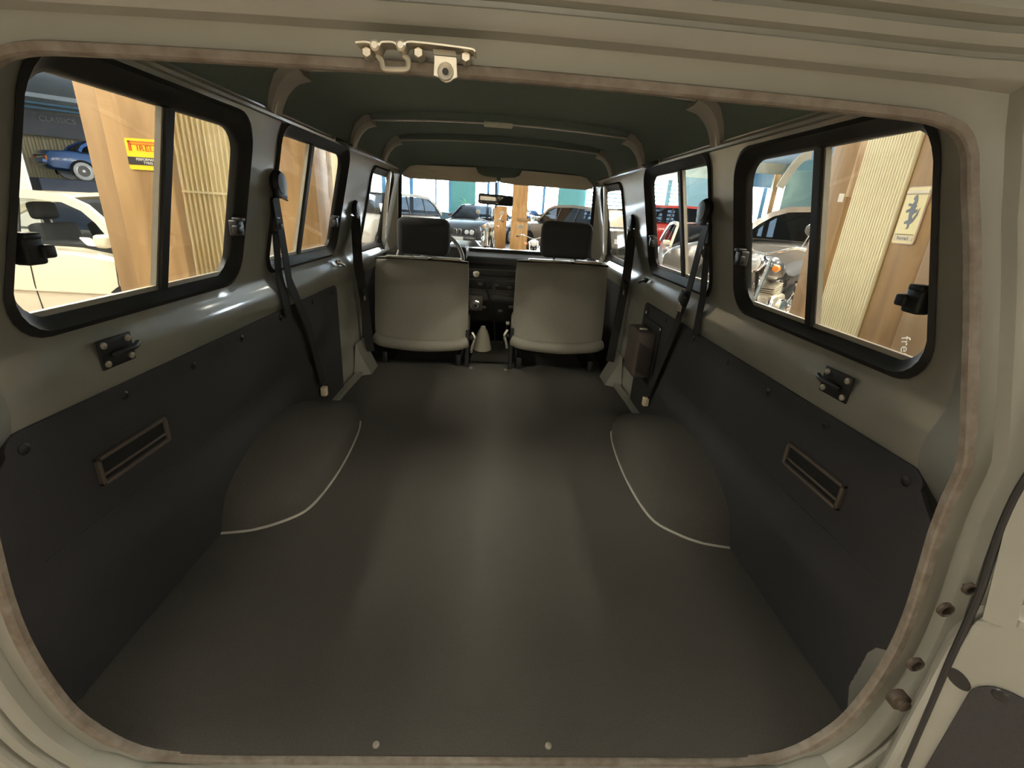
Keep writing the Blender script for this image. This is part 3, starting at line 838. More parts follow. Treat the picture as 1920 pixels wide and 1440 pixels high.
# ================================================================== THE SHOWROOM AROUND IT
G = -.70                       # showroom floor below the load floor
G2 = -.42                      # raised part of the showroom floor further in
def at(u, v, D):
    d = ray(u, v); h = math.hypot(d.x, d.y); return CAM + d*(D/h)
TIMBER = woodmat('tan_glulam_timber', (.42, .265, .12), (.25, .145, .06), .55, .6)
TIMBER_D = woodmat('brown_timber_board', (.34, .22, .11), (.26, .16, .075), .6, .6)
TIMBER_W = woodmat('weathered_timber', (.68, .52, .34), (.30, .19, .11), .7, 1.6)
ORANGE_W = woodmat('orange_timber', (.72, .42, .17), (.50, .26, .09), .5, .8)
CREAM = mat('cream_slat_enamel', (.88, .81, .56), .45)
CREAM_D = mat('cream_panel_ground', (.74, .65, .40), .6)
WALLC = mat('cream_hall_wall', (.72, .64, .46), .8, var=.06, vscale=3)
CEILW = mat('pale_hall_ceiling', (.55, .65, .76), .8, var=.05, vscale=2)
GREYW = mat('slate_grey_fascia', (.16, .17, .20), .6)
TEALW = mat('teal_grey_wall', (.22, .34, .34), .6, var=.08, vscale=2)
GREENW = mat('green_wall', (.12, .30, .26), .6)
BLUEST = mat('blue_steel', (.10, .24, .40), .45)
HFLOOR = mat('showroom_floor', (.38, .32, .26), .35, coat=.3, var=.15, vscale=2)
BLACKR = mat('tyre_rubber', (.02, .02, .02), .8)
ALLOY = mat('alloy_wheel', (.62, .62, .62), .3, .9)
WHITEP = mat('white_car_paint', (.74, .72, .66), .3, coat=.8)
CREAMP = mat('cream_white_car_paint', (.64, .58, .45), .3, coat=.8)
BLUEP = mat('blue_car_paint', (.05, .14, .38), .25, coat=.9)
BLUET = mat('blue_soft_top', (.06, .15, .42), .85)
DARKP = mat('dark_metallic_paint', (.06, .06, .065), .25, .3, coat=.9)
GREYP = mat('graphite_car_paint', (.20, .19, .18), .22, .5, coat=1)
SILVP = mat('silver_grey_car_paint', (.34, .33, .31), .25, .5, coat=.9)
REDP = mat('red_car_paint', (.62, .04, .03), .25, coat=.9)
INTER = mat('dark_car_interior', (.03, .03, .032), .7)
LAMPG = mat('headlamp_glass', (.75, .78, .80), .1, .3, coat=1)
REDL = mat('red_tail_lamp', (.55, .05, .03), .2, coat=1)
ORANGEL = mat('orange_indicator', (.80, .25, .03), .2, coat=1)
PLATEW = mat('number_plate_white', (.8, .8, .78), .4)
CGLASS = glassmat('car_glass_clear', (.80, .84, .84))
DAYP = mat('daylight_pane', (.8, .8, .8), .3, emit=(.80, .92, 1.0), estr=DAY)
LEAF = mat('plant_leaf', (.06, .28, .12), .5)

# floor, ceiling, walls ---------------------------------------------------------
hf = struct(new('hall_floor', [(-25, -12, G), (16, -12, G), (16, 28, G), (-25, 28, G)], [(0, 1, 2, 3)], HFLOOR), 'tan showroom floor')
struct(box('hall_floor_step', (1.5, 18.2, (G+G2)/2-.01), (19, 18.4, G2-G+.02), HFLOOR, bev=.02), 'raised rear part of the showroom floor')
hc = struct(new('hall_ceiling', [(-25, -12, 4.25), (16, -12, 4.25), (16, 28, 4.25), (-25, 28, 4.25)], [(3, 2, 1, 0)], CEILW), 'pale showroom ceiling')
struct(new('wall_hall_left', [(-25, -12, G), (-25, 28, G), (-25, 28, 4.25), (-25, -12, 4.25)], [(0, 1, 2, 3)], WALLC))
struct(new('wall_hall_right', [(16, -12, G), (16, 28, G), (16, 28, 4.25), (16, -12, 4.25)], [(3, 2, 1, 0)], TEALW))
struct(new('wall_hall_back', [(-25, -12, G), (16, -12, G), (16, -12, 4.25), (-25, -12, 4.25)], [(0, 1, 2, 3)], WALLC))
# far wall with glazed bays
fw = struct(box('wall_hall_front', (-4.5, 28, (G+4.25)/2), (41, .1, 4.25-G), WALLC))
YF = 27.9
def far(u0, u1, z0, z1, m, name, dy=0, th=.06):
    a, b = at(u0, 360, 1), at(u1, 360, 1)
    x0 = a.x/a.y*(YF-dy); x1 = b.x/b.y*(YF-dy)
    return box(name, ((x0+x1)/2, YF-dy, (z0+z1)/2), (x1-x0, th, z1-z0), m, fw)
for i, (u0, u1) in enumerate(((698, 716), (745, 768), (775, 816), (819, 841), (892, 913), (918, 931), (946, 962), (986, 1018), (1023, 1047))):
    far(u0, u1, .6, 2.95, DAYP, 'daylight_window')
for u0, u1 in ((716, 724), (768, 775), (816, 819), (841, 845), (913, 918), (931, 935), (1018, 1023)):
    far(u0, u1, .2, 3.0, BLUEST, 'window_mullion', .05)
far(690, 1180, G2, .62, mat('dark_teal_counter', (.06, .11, .13), .5), 'teal_counter', .4, .5)
far(845, 892, .3, 3.0, GREENW, 'green_panel', .02)
far(1047, 1100, .2, 3.0, GREENW, 'green_panel', .02)
far(686, 698, G, 3.0, WALLC, 'cream_pier', .3, .4)
# venetian blinds: a bright pane with blue slats in front
BLIND = mat('blue_white_blind', (.45, .60, .80), .6)
for (u0, u1) in ((724, 745), (1100, 1168), (1222, 1275)):
    far(u0, u1, .4, 2.9, DAYP, 'daylight_window')
    for k in range(12):
        far(u0, u1, .45+k*.205, .45+k*.205+.075, BLIND, 'blind_slat', .12, .03)
far(1275, 1345, G, 3.1, TEALW, 'teal_bay', 1.5, .5)
far(1249, 1257, G, 3.0, TEALW, 'teal_post', .5, .2)
# right corner: bright doorway and wall panel with an arch, both further back on the right
dw = struct(box('wall_hall_corner', (13.6, 22.2, 1.2), (.3, 6, 3.9), TEALW))
for (u0, u1, m, nm, z0, z1) in ((1392, 1420, DAYP, 'daylight_window', -.2, 2.35), (1420, 1428, BLUEST, 'window_mullion', -.4, 2.6), (1428, 1436, DAYP, 'daylight_window', -.2, 2.35), (1436, 1446, TIMBER, 'timber_jamb', -.4, 2.9), (1446, 1458, DAYP, 'daylight_window', -.2, 2.6), (1458, 1560, TEALW, 'teal_panel', -.5, 3.1)):
    a, b = at(u0, 400, 1), at(u1, 400, 1); Yp = 20.0
    box(nm, ((a.x/a.y+b.x/b.y)/2*Yp, Yp, (z0+z1)/2), ((b.x/b.y-a.x/a.y)*Yp, .1, z1-z0), m, dw)
a, b = at(1385, 300, 1), at(1440, 300, 1)
box('blue_lintel', ((a.x/a.y+b.x/b.y)/2*19.8, 19.8, 2.62), ((b.x/b.y-a.x/a.y)*19.8+.6, .2, .5), BLUEST, dw)
# pale arch on the teal panel
pts = []
for i in range(12):
    t_ = i/11
    pts.append(at(1462+60*t_, 352-62*math.sin(t_*PI/2), 19.0/math.cos(math.radians(30))))
sweep('pale_arch', pts, rectp(.30, .04), WALLC, dw, up=(0, 1, 0))

# ceiling beams over the left bay, fascia and slatted fence behind the blue car ----------
fc = struct(box('trim_7', (0, 0, 0), (.01, .01, .01), GREYW), 'slate grey fascia board with pale lettering')
fc.data.clear_geometry()
A, Bq = at(10, 235, 26.0), at(175, 245, 26.0)
ux = Vector((Bq.x-A.x, Bq.y-A.y, 0)).normalized(); un = Vector((ux.y, -ux.x, 0))
def brd(name, u0, u1, z0, z1, D, m, par, th=.1, bev=0):
    a, b = at(u0, 300, D), at(u1, 300, D)
    a.z = z0; b.z = z0
    return prism(name, [a, b, b+Vector((0, 0, z1-z0)), a+Vector((0, 0, z1-z0))], -un*th, m, par, bev)
zt = at(100, 213, 26.0).z; zb = at(100, 257, 26.0).z
brd('fascia_board', -40, 320, zb, zt, 26.0, GREYW, fc)
pcen = at(108, 226, 25.9)
Mt = Matrix((ux, Vector((0, 0, 1)), un)).transposed().to_4x4(); Mt.translation = pcen + un*.06
text('lettering', 'CLASSICS', .24, Mt, mat('faded_lettering', (.42, .42, .42), .6), fc, .01)
for (v0, v1) in ((196, 200), (205, 208), (180, 188)):
    z0 = at(100, v1, 25).z; z1 = at(100, v0, 25).z
    brd('steel_beam', -40, 330, z0, z1, 25, BLUEST if v0 > 190 else CEILW, fc, .3)
# slatted fence, each board its own part
fe = thing('slatted_fence', 'pale slatted board fence behind the raised blue convertible', 'fence', at(100, 330, 27.0))
fe['_w'] = tuple(fe.location)
zb0 = at(100, 345, 26.9).z
for i in range(42):
    u = -30 + i*6.6
    brd('board', u, u+5.2, zb0-1.0, zb+.02, 26.9+.02*(i % 2), CREAM_D if i % 2 else WALLC, fe, .03)
# white post
wp = tag(brd('white_post', 0, 44, G, at(30, 262, 12).z, 12, WHITEP, None, .3, .02), 'white square post in front of the raised blue convertible', 'post')

# timber posts and slatted cream panels beside the vehicle --------------------------------
def post(label, x0, x1, y0, y1, m, extra=None, z1=4.2, name='timber_post'):
    t = thing(name, label, 'post', ((x0+x1)/2, (y0+y1)/2, G), world=True)
    box('shaft', ((x0+x1)/2, (y0+y1)/2, (G+z1)/2), (x1-x0, y1-y0, z1-G), m, t, bev=.012)
    return t
def XYs(u, Y, v=390):
    d = ray(u, v); return d.x/d.y*Y
Ya = 3.5
xa0, xa1 = onY(212, 330, Ya).x, onY(322, 330, Ya).x
pa = post('broad tan timber post carrying the yellow tyre sign', xa0, xa1, Ya, Ya+.09, TIMBER)
xb0 = onY(176, 330, Ya+.17).x
box('side_board', ((xb0+xa0)/2+.01, Ya+.20, (G+4.2)/2), (xa0-xb0+.02, .06, 4.2-G), TIMBER_D, pa, bev=.008)
# yellow tyre sign on it
YEL = mat('sign_yellow_enamel', (.86, .60, .03), .3, coat=.5)
SRED = mat('sign_red', (.62, .10, .02), .4)
SBLK = mat('sign_black', (.035, .03, .03), .4)
SWHT = mat('sign_white', (.85, .84, .80), .4)
s0, s1 = onY(233, 258, Ya-.012), onY(242, 317, Ya-.012)
sw = .258; sx = (s0.x+s1.x)/2; sz1, sz0 = s0.z, s1.z
t = thing('tyre_sign', 'yellow enamel tyre sign with red lettering fixed to a broad timber post', 'sign', (sx+sw/2, Ya, (sz0+sz1)/2), world=True)
prism('plate', [(a, Ya-.004, b) for a, b in rrect(sx, sx+sw, sz0, sz1, .012)], (0, -.006, 0), YEL, t, bev=.001)
hh = sz1-sz0
box('black_band', (sx+sw/2, Ya-.0115, sz0+hh*.285), (sw-.002, .003, hh*.25), SBLK, t)
def fr(cx, cz): 
    m_ = Matrix.Rotation(PI/2, 4, 'X'); m_.translation = Vector((cx, Ya-.0125, cz)); return m_
# stretched-P wordmark: the bowl of the first letter runs over the others
lx, lz = sx+.018, sz0+hh*.60
box('letter_stem', (lx+.010, Ya-.0125, lz+.030), (.016, .003, .060), SRED, t)
box('letter_bar', (lx+.120, Ya-.0125, lz+.056), (.236, .003, .009), SRED, t)
box('letter_bar', (lx+.120, Ya-.0125, lz+.042), (.224, .003, .005), SRED, t)
text('lettering', 'IRELLI', .050, fr(lx+.130, lz+.017), SRED, t, .0012, 1.12, 1.10)
text('lettering', 'PERFORMANCE', .022, fr(sx+sw/2, sz0+hh*.335), SWHT, t, .0012, 1.0, .98)
text('lettering', 'TYRES', .022, fr(sx+sw/2, sz0+hh*.225), SWHT, t, .0012, 1.0, .98)

def slatpanel(label, pA, pB, z0, z1, nrib, ribw, m, mg, bars=()):
    t = thing('room_screen', label, 'screen', ((pA[0]+pB[0])/2, (pA[1]+pB[1])/2, z0), world=True)
    a, b = Vector((*pA, 0)), Vector((*pB, 0)); e = (b-a); Lw = e.length; e.normalize(); nrm = Vector((e.y, -e.x, 0))
    prism('back_board', [a+Vector((0, 0, z0)), b+Vector((0, 0, z0)), b+Vector((0, 0, z1)), a+Vector((0, 0, z1))], -nrm*.05, mg, t)
    me = None
    for i in range(nrib):
        c = a + e*(Lw*(i+.5)/nrib)
        if me is None:
            o = prism('rib', [Vector((0, 0, z0))+e*x+nrm*y for x, y in ((-ribw/2, 0), (-ribw/2, .012), (-ribw*.25, .020), (ribw*.25, .020), (ribw/2, .012), (ribw/2, 0))], (0, 0, z1-z0), m, t)
            me = o.data
        else:
            o = bpy.data.objects.new('rib', me); link(o, t)
        o.location = c
        o.matrix_parent_inverse = Matrix.Translation(-Vector(t['_w']))
    for z in bars:
        box('cross_bar', (a+b)/2+nrm*.018+Vector((0, 0, z)), (Lw, .012, .016), m, t, rot=(0, 0, math.atan2(e.y, e.x)))
    return t
Ys = 3.95
x0, x1 = onY(340, 350, Ys).x, onY(478, 350, Ys+.0).x
slatpanel('cream vertical slat screen beside the tyre sign post', (x0, Ys), (x1, Ys), G, 4.2, 15, .010, CREAM, mat('tan_screen_ground', (.66, .55, .31), .6), (onY(400, 362, Ys).z,))
Yr = 3.45
xr0, xr1 = onY(1545, 400, Yr+.25).x, onY(1600, 400, Yr+.05).x
post('weathered timber post with whitened upper half beside the ribbed cream panel', xr0, xr1, Yr+.05, Yr+.35, TIMBER, name='timber_post')
tp = bpy.data.objects['timber_post.001']
p0, p1 = onY(1548, 262, Yr+.03), onY(1572, 368, Yr+.03)
box('weathered_patch', ((xr0+xr1)/2-.03, Yr+.046, (p0.z+p1.z)/2+.2), ((xr1-xr0)*.62, .008, p0.z-p1.z+.4), TIMBER_W, tp)
pl = onY(1577, 371, Yr+.03); box('paper_tag', pl, (.035, .006, .055), SWHT, tp)
q0 = onY(1592, 400, Yr); q1 = onX(1685, 400, 2.5)
slatpanel('cream finely ribbed screen between timber posts beside the horse sign', (q0.x, q0.y), (2.5, q1.y), G, 4.2, 19, .014, CREAM, mat('ochre_screen_ground', (.50, .38, .19), .6))
# timber wall piece carrying the horse sign (faces the vehicle)
t2 = post('wide tan timber post carrying the pale horse sign', 2.5, 2.75, 2.654, q1.y-.002, TIMBER)
t3 = post('darker timber post marked with pale scribble', 2.44, 2.52, 1.7, 2.652, TIMBER_D)
Ms = Matrix(((0, 0, -1, 0), (-1, 0, 0, 0), (0, 1, 0, 0), (0, 0, 0, 1)))
ps = onX(1688, 655, 2.435)
m_ = Ms @ Matrix.Rotation(-1.25, 4, 'Z'); m_.translation = Vector((2.436, ps.y-.03, ps.z))
text('pale_scribble', 'fresh', .085, m_, SWHT, t3, .001)
# the sign: rounded pale plate with a rearing horse
c0, c1 = onX(1713, 348, 2.49), onX(1718, 462, 2.49)
ya, yb = onX(1690, 456, 2.49).y, onX(1719, 462, 2.49).y
zb_, zt_ = (onX(1690, 456, 2.49).z+onX(1719, 462, 2.49).z)/2, (onX(1714, 348, 2.49).z+onX(1750, 350, 2.49).z)/2
yl, yr_ = 2.965, 2.800
SIGNC = mat('pale_yellow_sign', (.80, .72, .42), .4)
SIGNF = mat('pink_beige_sign_border', (.55, .42, .34), .5)
HORSE = mat('slate_horse', (.16, .18, .22), .5)
t = thing('horse_sign', 'tall pale yellow sign with a rearing horse on a timber post', 'sign', (2.49, (yl+yr_)/2, zb_), world=True)
prism('border_plate', [(2.499, a, b) for a, b in rrect(yr_, yl, zb_, zt_, .014)], (-.010, 0, 0), SIGNF, t, bev=.002)
prism('face', [(2.489, a, b) for a, b in rrect(yr_+.006, yl-.006, zb_+.006, zt_-.006, .011)], (-.003, 0, 0), SIGNC, t)
Hs = zt_-zb_; Ws = yl-yr_
box('stripe', (2.485, (yl+yr_)/2, zt_-.030), (.003, Ws-.012, .012), mat('stripe_white', (.8, .72, .62), .5), t)
box('stripe', (2.485, (yl+yr_)/2, zt_-.043), (.003, Ws-.012, .006), mat('stripe_grey', (.36, .32, .26), .5), t)
box('name_panel', (2.485, (yl+yr_)/2, zb_+.034), (.003, Ws-.03, .030), mat('panel_pale', (.66, .60, .44), .5), t)
box('name_line', (2.485, (yl+yr_)/2, zb_+.056), (.003, Ws-.03, .003), SBLK, t)
m_ = Ms.copy(); m_.translation = Vector((2.483, (yl+yr_)/2, zb_+.034))
text('lettering', 'Ferrari', .030, m_, HORSE, t, .0008)
hp_ = [(-.10, .95), (.02, 1.0), (.10, .92), (.16, .80), (.12, .74), (.20, .66), (.12, .62), (.24, .55), (.30, .60), (.30, .50), (.16, .46), (.10, .40), (.16, .30), (.28, .42), (.42, .62), (.38, .40), (.24, .22), (.10, .14), (.12, .04), (-.02, 0), (.02, .10), (-.06, .18), (-.20, .16), (-.24, .22), (-.04, .28), (-.10, .42), (-.12, .52), (-.30, .48), (-.34, .56), (-.16, .60), (-.10, .66), (-.34, .70), (-.28, .76), (-.08, .74), (-.02, .82), (-.12, .88)]
hcx = (yl+yr_)/2; hz0 = zb_+.085; hs = Hs*.60
prism('horse_emblem', [(2.4855, hcx - x*hs*.62, hz0+y*hs) for x, y in hp_], (-.002, 0, 0), HORSE, t)

# posts seen through the rear left door window
x0 = XYs(512, 5.3, 380); x1 = XYs(594, 5.3, 380)
post('wide pale timber post behind the rear seat belt', x0, x1, 5.3, 5.7, TIMBER)
x0 = XYs(592, 7.2, 380); x1 = XYs(614, 7.2, 380)
tq = post('slim weathered timber post next to the cream wall', x0, x1, 7.2, 7.5, TIMBER_W)
pz = at(605, 440, 7.2); box('paper_tag', (pz.x, 7.19, pz.z), (.12, .01, .20), SWHT, tq, rot=(0, .3, 0))
xw0 = XYs(612, 8.6, 380); xw1 = XYs(672, 8.6, 380)
struct(box('wall_partition', ((xw0+xw1)/2, 8.6, 1.2), (xw1-xw0, .12, 3.9), WALLC), 'cream partition wall')
# posts seen through the windscreen
def post2(label, u0, u1, Y, ztop, m, dz=G2):
    x0, x1 = XYs(u0, Y), XYs(u1, Y)
    t = thing('timber_post', label, 'post', ((x0+x1)/2, Y, dz), world=True)
    box('shaft', ((x0+x1)/2, Y, (dz+ztop)/2), (x1-x0, .4, ztop-dz), m, t, bev=.015)
    return t, (x0+x1)/2, x1-x0
tt, xc, wc = post2('orange timber post with a bracing block behind the windscreen', 960, 988, 15.5, 4.2, ORANGE_W)
box('brace_block', (xc+.02, 15.27, .12), (wc*1.12, .12, 1.05), ORANGE_W, tt, bev=.01)
box('brace_cap', (xc+.15, 15.25, .66), (wc*.9, .16, .09), TIMBER, tt, bev=.01)
post2('low orange timber bollard beneath the rear view mirror', 927, 951, 16.2, 1.02, ORANGE_W)
# ================================================================== CARS AND MOTORCYCLES
def wheel(t, x, y, r, w=.19, side=1, spokes=5, tyre=BLACKR, rimm=ALLOY):
    wh = lathe('wheel', [(r*.62, w*.5), (r*.9, w*.5), (r, w*.32), (r, -w*.32), (r*.9, -w*.5), (r*.62, -w*.5)], tyre, t, (x, y, r), 'Y', 24)
    lathe('rim', [(r*.66, side*w*.52), (r*.60, side*w*.53), (r*.55, side*w*.30), (r*.12, side*w*.36), (r*.10, side*w*.52), (r*.01, side*w*.53)], mat_rimdark, wh, (x, y, r), 'Y', 24)
    for i in range(spokes):
        a = 2*PI*i/spokes+.3
        box('spoke', (x+r*.33*math.cos(a), y+side*w*.46, r+r*.33*math.sin(a)), (r*.56, .02, r*.16), rimm, wh, rot=(0, -a, 0), bev=.004)
    lathe('hub_cap', [(r*.16, side*w*.4), (r*.15, side*w*.54), (r*.01, side*w*.55)], rimm, wh, (x, y, r), 'Y', 14)
    lathe('rim_lip', [(r*.60, side*w*.50), (r*.66, side*w*.53), (r*.60, side*w*.55), (r*.57, side*w*.50)], rimm, wh, (x, y, r), 'Y', 24)
    return wh
mat_rimdark = mat('rim_shadow_grey', (.12, .12, .12), .4, .5)
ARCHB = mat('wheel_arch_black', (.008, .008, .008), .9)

def car(label, loc, heading, stations, roof, belt, wb, wr, paint, wheels, r, glass=TINT, bpill=(0.1,), seats=False, roofm=None, cat='car', front=None, rear=None, railw=.075, group=None, mould=None, seams=(), spokes=5, tyre=None, rearglass=None):
    """local frame: x forward, y left, z up. stations: (x, zbottom, ztop, halfwidth). roof: (x,z) polyline front base -> rear base; i0,i1 indices of the roof panel."""
    t = thing('car', label, cat, loc, heading, group)
    # lower body
    secs = []
    for (x, zb, zt, w) in stations:
        h = zt-zb
        half = [(0, zb), (.80*w, zb), (.955*w, zb+.10*h), (.99*w, zb+.30*h), (w, zb+.52*h), (.985*w, zb+.72*h), (.955*w, zb+.92*h), (.86*w, zt), (.45*w, zt+.012), (0, zt+.016)]
        secs.append([(x, -y, z) for y, z in half] + [(x, y, z) for y, z in reversed(half[1:-1])])
    k = len(secs[0]); vs = [p for s_ in secs for p in s_]
    fs = [(i*k+q, i*k+(q+1) % k, (i+1)*k+(q+1) % k, (i+1)*k+q) for i in range(len(secs)-1) for q in range(k)]
    fs += [tuple(range(k)), tuple(range((len(secs)-1)*k, len(secs)*k))]
    sharp(new('body', vs, fs, paint, t), 32)
    # cabin
    pts, i0, i1 = roof
    P = [Vector((x, 0, z)) for x, z in pts]
    ztop = max(z for x, z in pts)
    def yw(z): return wb+(wr-wb)*max(0, (z-belt))/(ztop-belt)
    RL = [Vector((p.x, yw(p.z), p.z)) for p in P]
    rm = roofm or paint
    for sd in (-1, 1):
        sweep('side_rail', [Vector((p.x, sd*p.y, p.z)) for p in RL], rectp(railw, railw*.8), rm, t, up=(0, 1, 0), ang=60)
    def strip(name, a, b, m, crown=0):
        vs, fs = [], []; n = 7
        for i in range(a, b+1):
            p = RL[i]
            for j in range(n):
                q = -1+2*j/(n-1)
                vs.append((p.x + (.0), p.y*q, p.z + crown*(1-q*q)))
        for i in range(b-a):
            for j in range(n-1): fs.append((i*n+j, i*n+j+1, (i+1)*n+j+1, (i+1)*n+j))
        return sharp(new(name, vs, fs, m, t), 50)
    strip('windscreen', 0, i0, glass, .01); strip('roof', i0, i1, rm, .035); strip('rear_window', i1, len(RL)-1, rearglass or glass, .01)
    # side glass split at the pillars
    def zr(x):
        for a, b in zip(RL, RL[1:]):
            lo, hi = sorted((a.x, b.x))
            if lo <= x <= hi and hi > lo: return a.z+(b.z-a.z)*(x-a.x)/(b.x-a.x)
        return belt
    cuts = [RL[0].x]+list(bpill)+[RL[-1].x]
    for sd in (-1, 1):
        for c0, c1 in zip(cuts, cuts[1:]):
            hi, lo = max(c0, c1), min(c0, c1); n = 8
            xs = [lo+(hi-lo)*i/n for i in range(n+1)]
            poly = [(x, sd*yw(belt+.0), belt-.01) for x in (lo, hi)] + [(x, sd*yw(zr(x)-.015), max(belt, zr(x)-.015)) for x in reversed(xs)]
            new('side_window', poly, [tuple(range(len(poly)))], glass, t)
        for c in bpill:
            sweep('door_pillar', [(c, sd*(yw(belt)+.004), belt-.02), (c-.05, sd*(yw(zr(c))+.004), zr(c)-.01)], rectp(.05, .02), RUBBER, t, up=(0, sd, 0))
        sweep('belt_moulding', [(RL[0].x-.02, sd*(yw(belt)+.012), belt), (RL[-1].x+.05, sd*(yw(belt)+.012), belt)], rectp(.018, .014), RUBBER, t)
        for (x, side) in [(wx, sd) for wx in wheels]:
            st = min(stations, key=lambda s_: abs(s_[0]-x)); w = st[3]
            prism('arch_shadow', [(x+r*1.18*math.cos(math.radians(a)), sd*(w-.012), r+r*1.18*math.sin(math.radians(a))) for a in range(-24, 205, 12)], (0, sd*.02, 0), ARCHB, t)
            wheel(t, x, sd*(w-.075), r, .19, sd, spokes, tyre or BLACKR)
        if mould:
            z, m2 = mould
            sweep('side_moulding', [(stations[1][0], sd*(stations[len(stations)//2][3]+.004), z), (stations[-2][0], sd*(stations[len(stations)//2][3]+.004), z)], rectp(.03, .014), m2, t)
        for (x, z0, z1) in seams:
            w = stations[len(stations)//2][3]
            sweep('door_seam', [(x, sd*(w*.985+.002), z0), (x, sd*(w+.002), (z0+z1)/2), (x, sd*(w*.97+.002), z1)], rectp(.008, .006), RUBBER, t, up=(0, sd, 0))
        mx = RL[0].x-.12
        box('door_mirror', (mx, sd*(wb+.09), belt+.07), (.12, .17, .12), paint, t, bev=.03)
    box('cabin_floor', ((RL[0].x+RL[-1].x)/2, 0, belt-.06), (abs(RL[0].x-RL[-1].x)*.96, wb*1.85, .14), INTER, t)
    if seats:
        for x in seats:
            for sd in (-1, 1):
                st = box('car_seat', (x, sd*.36, belt+.02), (.14, .48, .30), INTER, t, rot=(0, -.22, 0), bev=.04)
                box('car_headrest', (x-.09, sd*.36, belt+.285), (.11, .27, .17), INTER, st, rot=(0, -.15, 0), bev=.04, seg=3)
                for q in (-.05, .05): tube('post', [(x-.07, sd*.36+q, belt+.15), (x-.085, sd*.36+q, belt+.22)], .008, CHROME, st)
    xf = stations[-1][0]; xr = stations[0][0]
    if front: front(t, xf, stations)
    if rear: rear(t, xr, stations)
    return t

def face_modern(t, x, st):
    w = st[-1][3]
    box('grille', (x-.02, 0, st[-1][2]-.12), (.10, w*1.25, .11), RUBBER, t, bev=.02)
    box('grille_bar', (x+.022, 0, st[-1][2]-.12), (.03, w*1.2, .014), CHROME, t)
    box('badge', (x+.030, 0, st[-1][2]-.12), (.02, .11, .11), CHROME, t, bev=.02)
    box('lower_intake', (x-.01, 0, st[-1][1]+.12), (.10, w*1.5, .17), RUBBER, t, bev=.03)
    box('number_plate', (x+.045, 0, st[-1][1]+.26), (.015, .52, .11), PLATEW, t, bev=.004)
    for sd in (-1, 1):
        box('headlamp', (x-.08, sd*w*.80, st[-1][2]-.10), (.20, w*.36, .13), LAMPG, t, rot=(0, 0, -sd*.35), bev=.03)
        lathe('fog_lamp', [(.05, -.02), (.05, .02), (.01, .03)], LAMPG, t, (x-.01, sd*w*.78, st[-1][1]+.14), 'X', 14)
def face_quad(t, x, st):
    w = st[-1][3]; z = st[-1][2]-.13
    box('grille', (x, 0, z), (.06, w*1.85, .20), RUBBER, t, bev=.01)
    for sd in (-1, 1):
        for q, rr in ((.80, .085), (.52, .075)):
            lathe('headlamp', [(rr, -.02), (rr, .03), (rr*.85, .045), (.01, .05)], LAMPG, t, (x+.015, sd*w*q, z), 'X', 18)
            lathe('lamp_ring', [(rr*1.02, .02), (rr*1.12, .035), (rr*1.02, .045), (rr*.96, .03)], CHROME, t, (x+.015, sd*w*q, z), 'X', 18)
        kd = box('kidney', (x+.03, sd*.085, z), (.04, .13, .19), CHROME, t, bev=.02)
        box('kidney_inner', (x+.046, sd*.085, z), (.02, .10, .16), RUBBER, kd, bev=.01)
    box('bumper', (x+.06, 0, z-.22), (.14, w*2.02, .13), DARKP, t, bev=.03)
    box('number_plate', (x+.14, 0, z-.22), (.012, .52, .11), PLATEW, t)
def tail_conv(t, x, st):
    w = st[0][3]
    for sd in (-1, 1):
        la = box('tail_lamp', (x-.0, sd*w*.72, st[0][2]-.13), (.05, w*.42, .17), REDL, t, bev=.01)
        box('indicator', (x+.06, sd*(w*.965), st[0][2]-.13), (.16, w*.10, .15), ORANGEL, la, bev=.01)
    box('number_plate', (x-.015, 0, st[0][2]-.15), (.012, .52, .12), PLATEW, t)
    box('bumper', (x-.05, 0, st[0][1]+.12), (.16, w*2.0, .16), BLUEP, t, bev=.03)
    box('boot_edge', (x-.01, 0, st[0][2]-.035), (.03, w*1.6, .02), RUBBER, t)
def tail_suv(t, x, st):
    w = st[0][3]
    for sd in (-1, 1): box('tail_lamp', (x-.01, sd*w*.84, st[0][2]-.14), (.06, w*.22, .22), REDL, t, bev=.01)
    box('number_plate', (x-.03, 0, st[0][2]-.25), (.012, .52, .12), PLATEW, t)
    box('bumper', (x-.05, 0, st[0][1]+.1), (.14, w*2, .18), RUBBER, t, bev=.03)

def sedan_st(L=4.6, W=.90, hood=.92, boot=1.0, belt=.98, z0=.22):
    h = L/2
    return [(-h, z0+.16, boot-.16, W*.84), (-h+.12, z0+.04, boot-.04, W*.93), (-h+.55, z0, boot, W*.985), (-h+1.2, z0, belt, W), (-.2, z0-.02, belt, W), (h-1.5, z0-.02, belt-.02, W), (h-1.2, z0, hood+.01, W), (h-.5, z0+.02, hood-.06, W*.97), (h-.12, z0+.05, hood-.18, W*.88), (h, z0+.14, hood-.28, W*.78)]

# cream saloon on the left (side on, nose behind the slat panel)
cx0, cy0 = -4.90, 5.62
zf = .0
RLp = [(1.32, 1.00), (1.18, 1.14), (1.05, 1.27), (.90, 1.38), (.70, 1.455), (.40, 1.475), (.0, 1.47), (-.45, 1.43), (-.85, 1.34), (-1.25, 1.18), (-1.5, 1.03)]
car('cream white saloon car parked side on behind the tyre sign post', (cx0, cy0, G), 0, sedan_st(4.7, .92, .95, 1.02, 1.03), (RLp, 4, 7), 1.03, .84, .66, CREAMP, (1.40, -1.38), .33, CGLASS, (.30,), seats=(.28,),
    front=face_modern, mould=(.60, CREAMP), seams=((.42, .3, 1.0), (-.62, .35, 1.0), (1.22, .45, .95)))
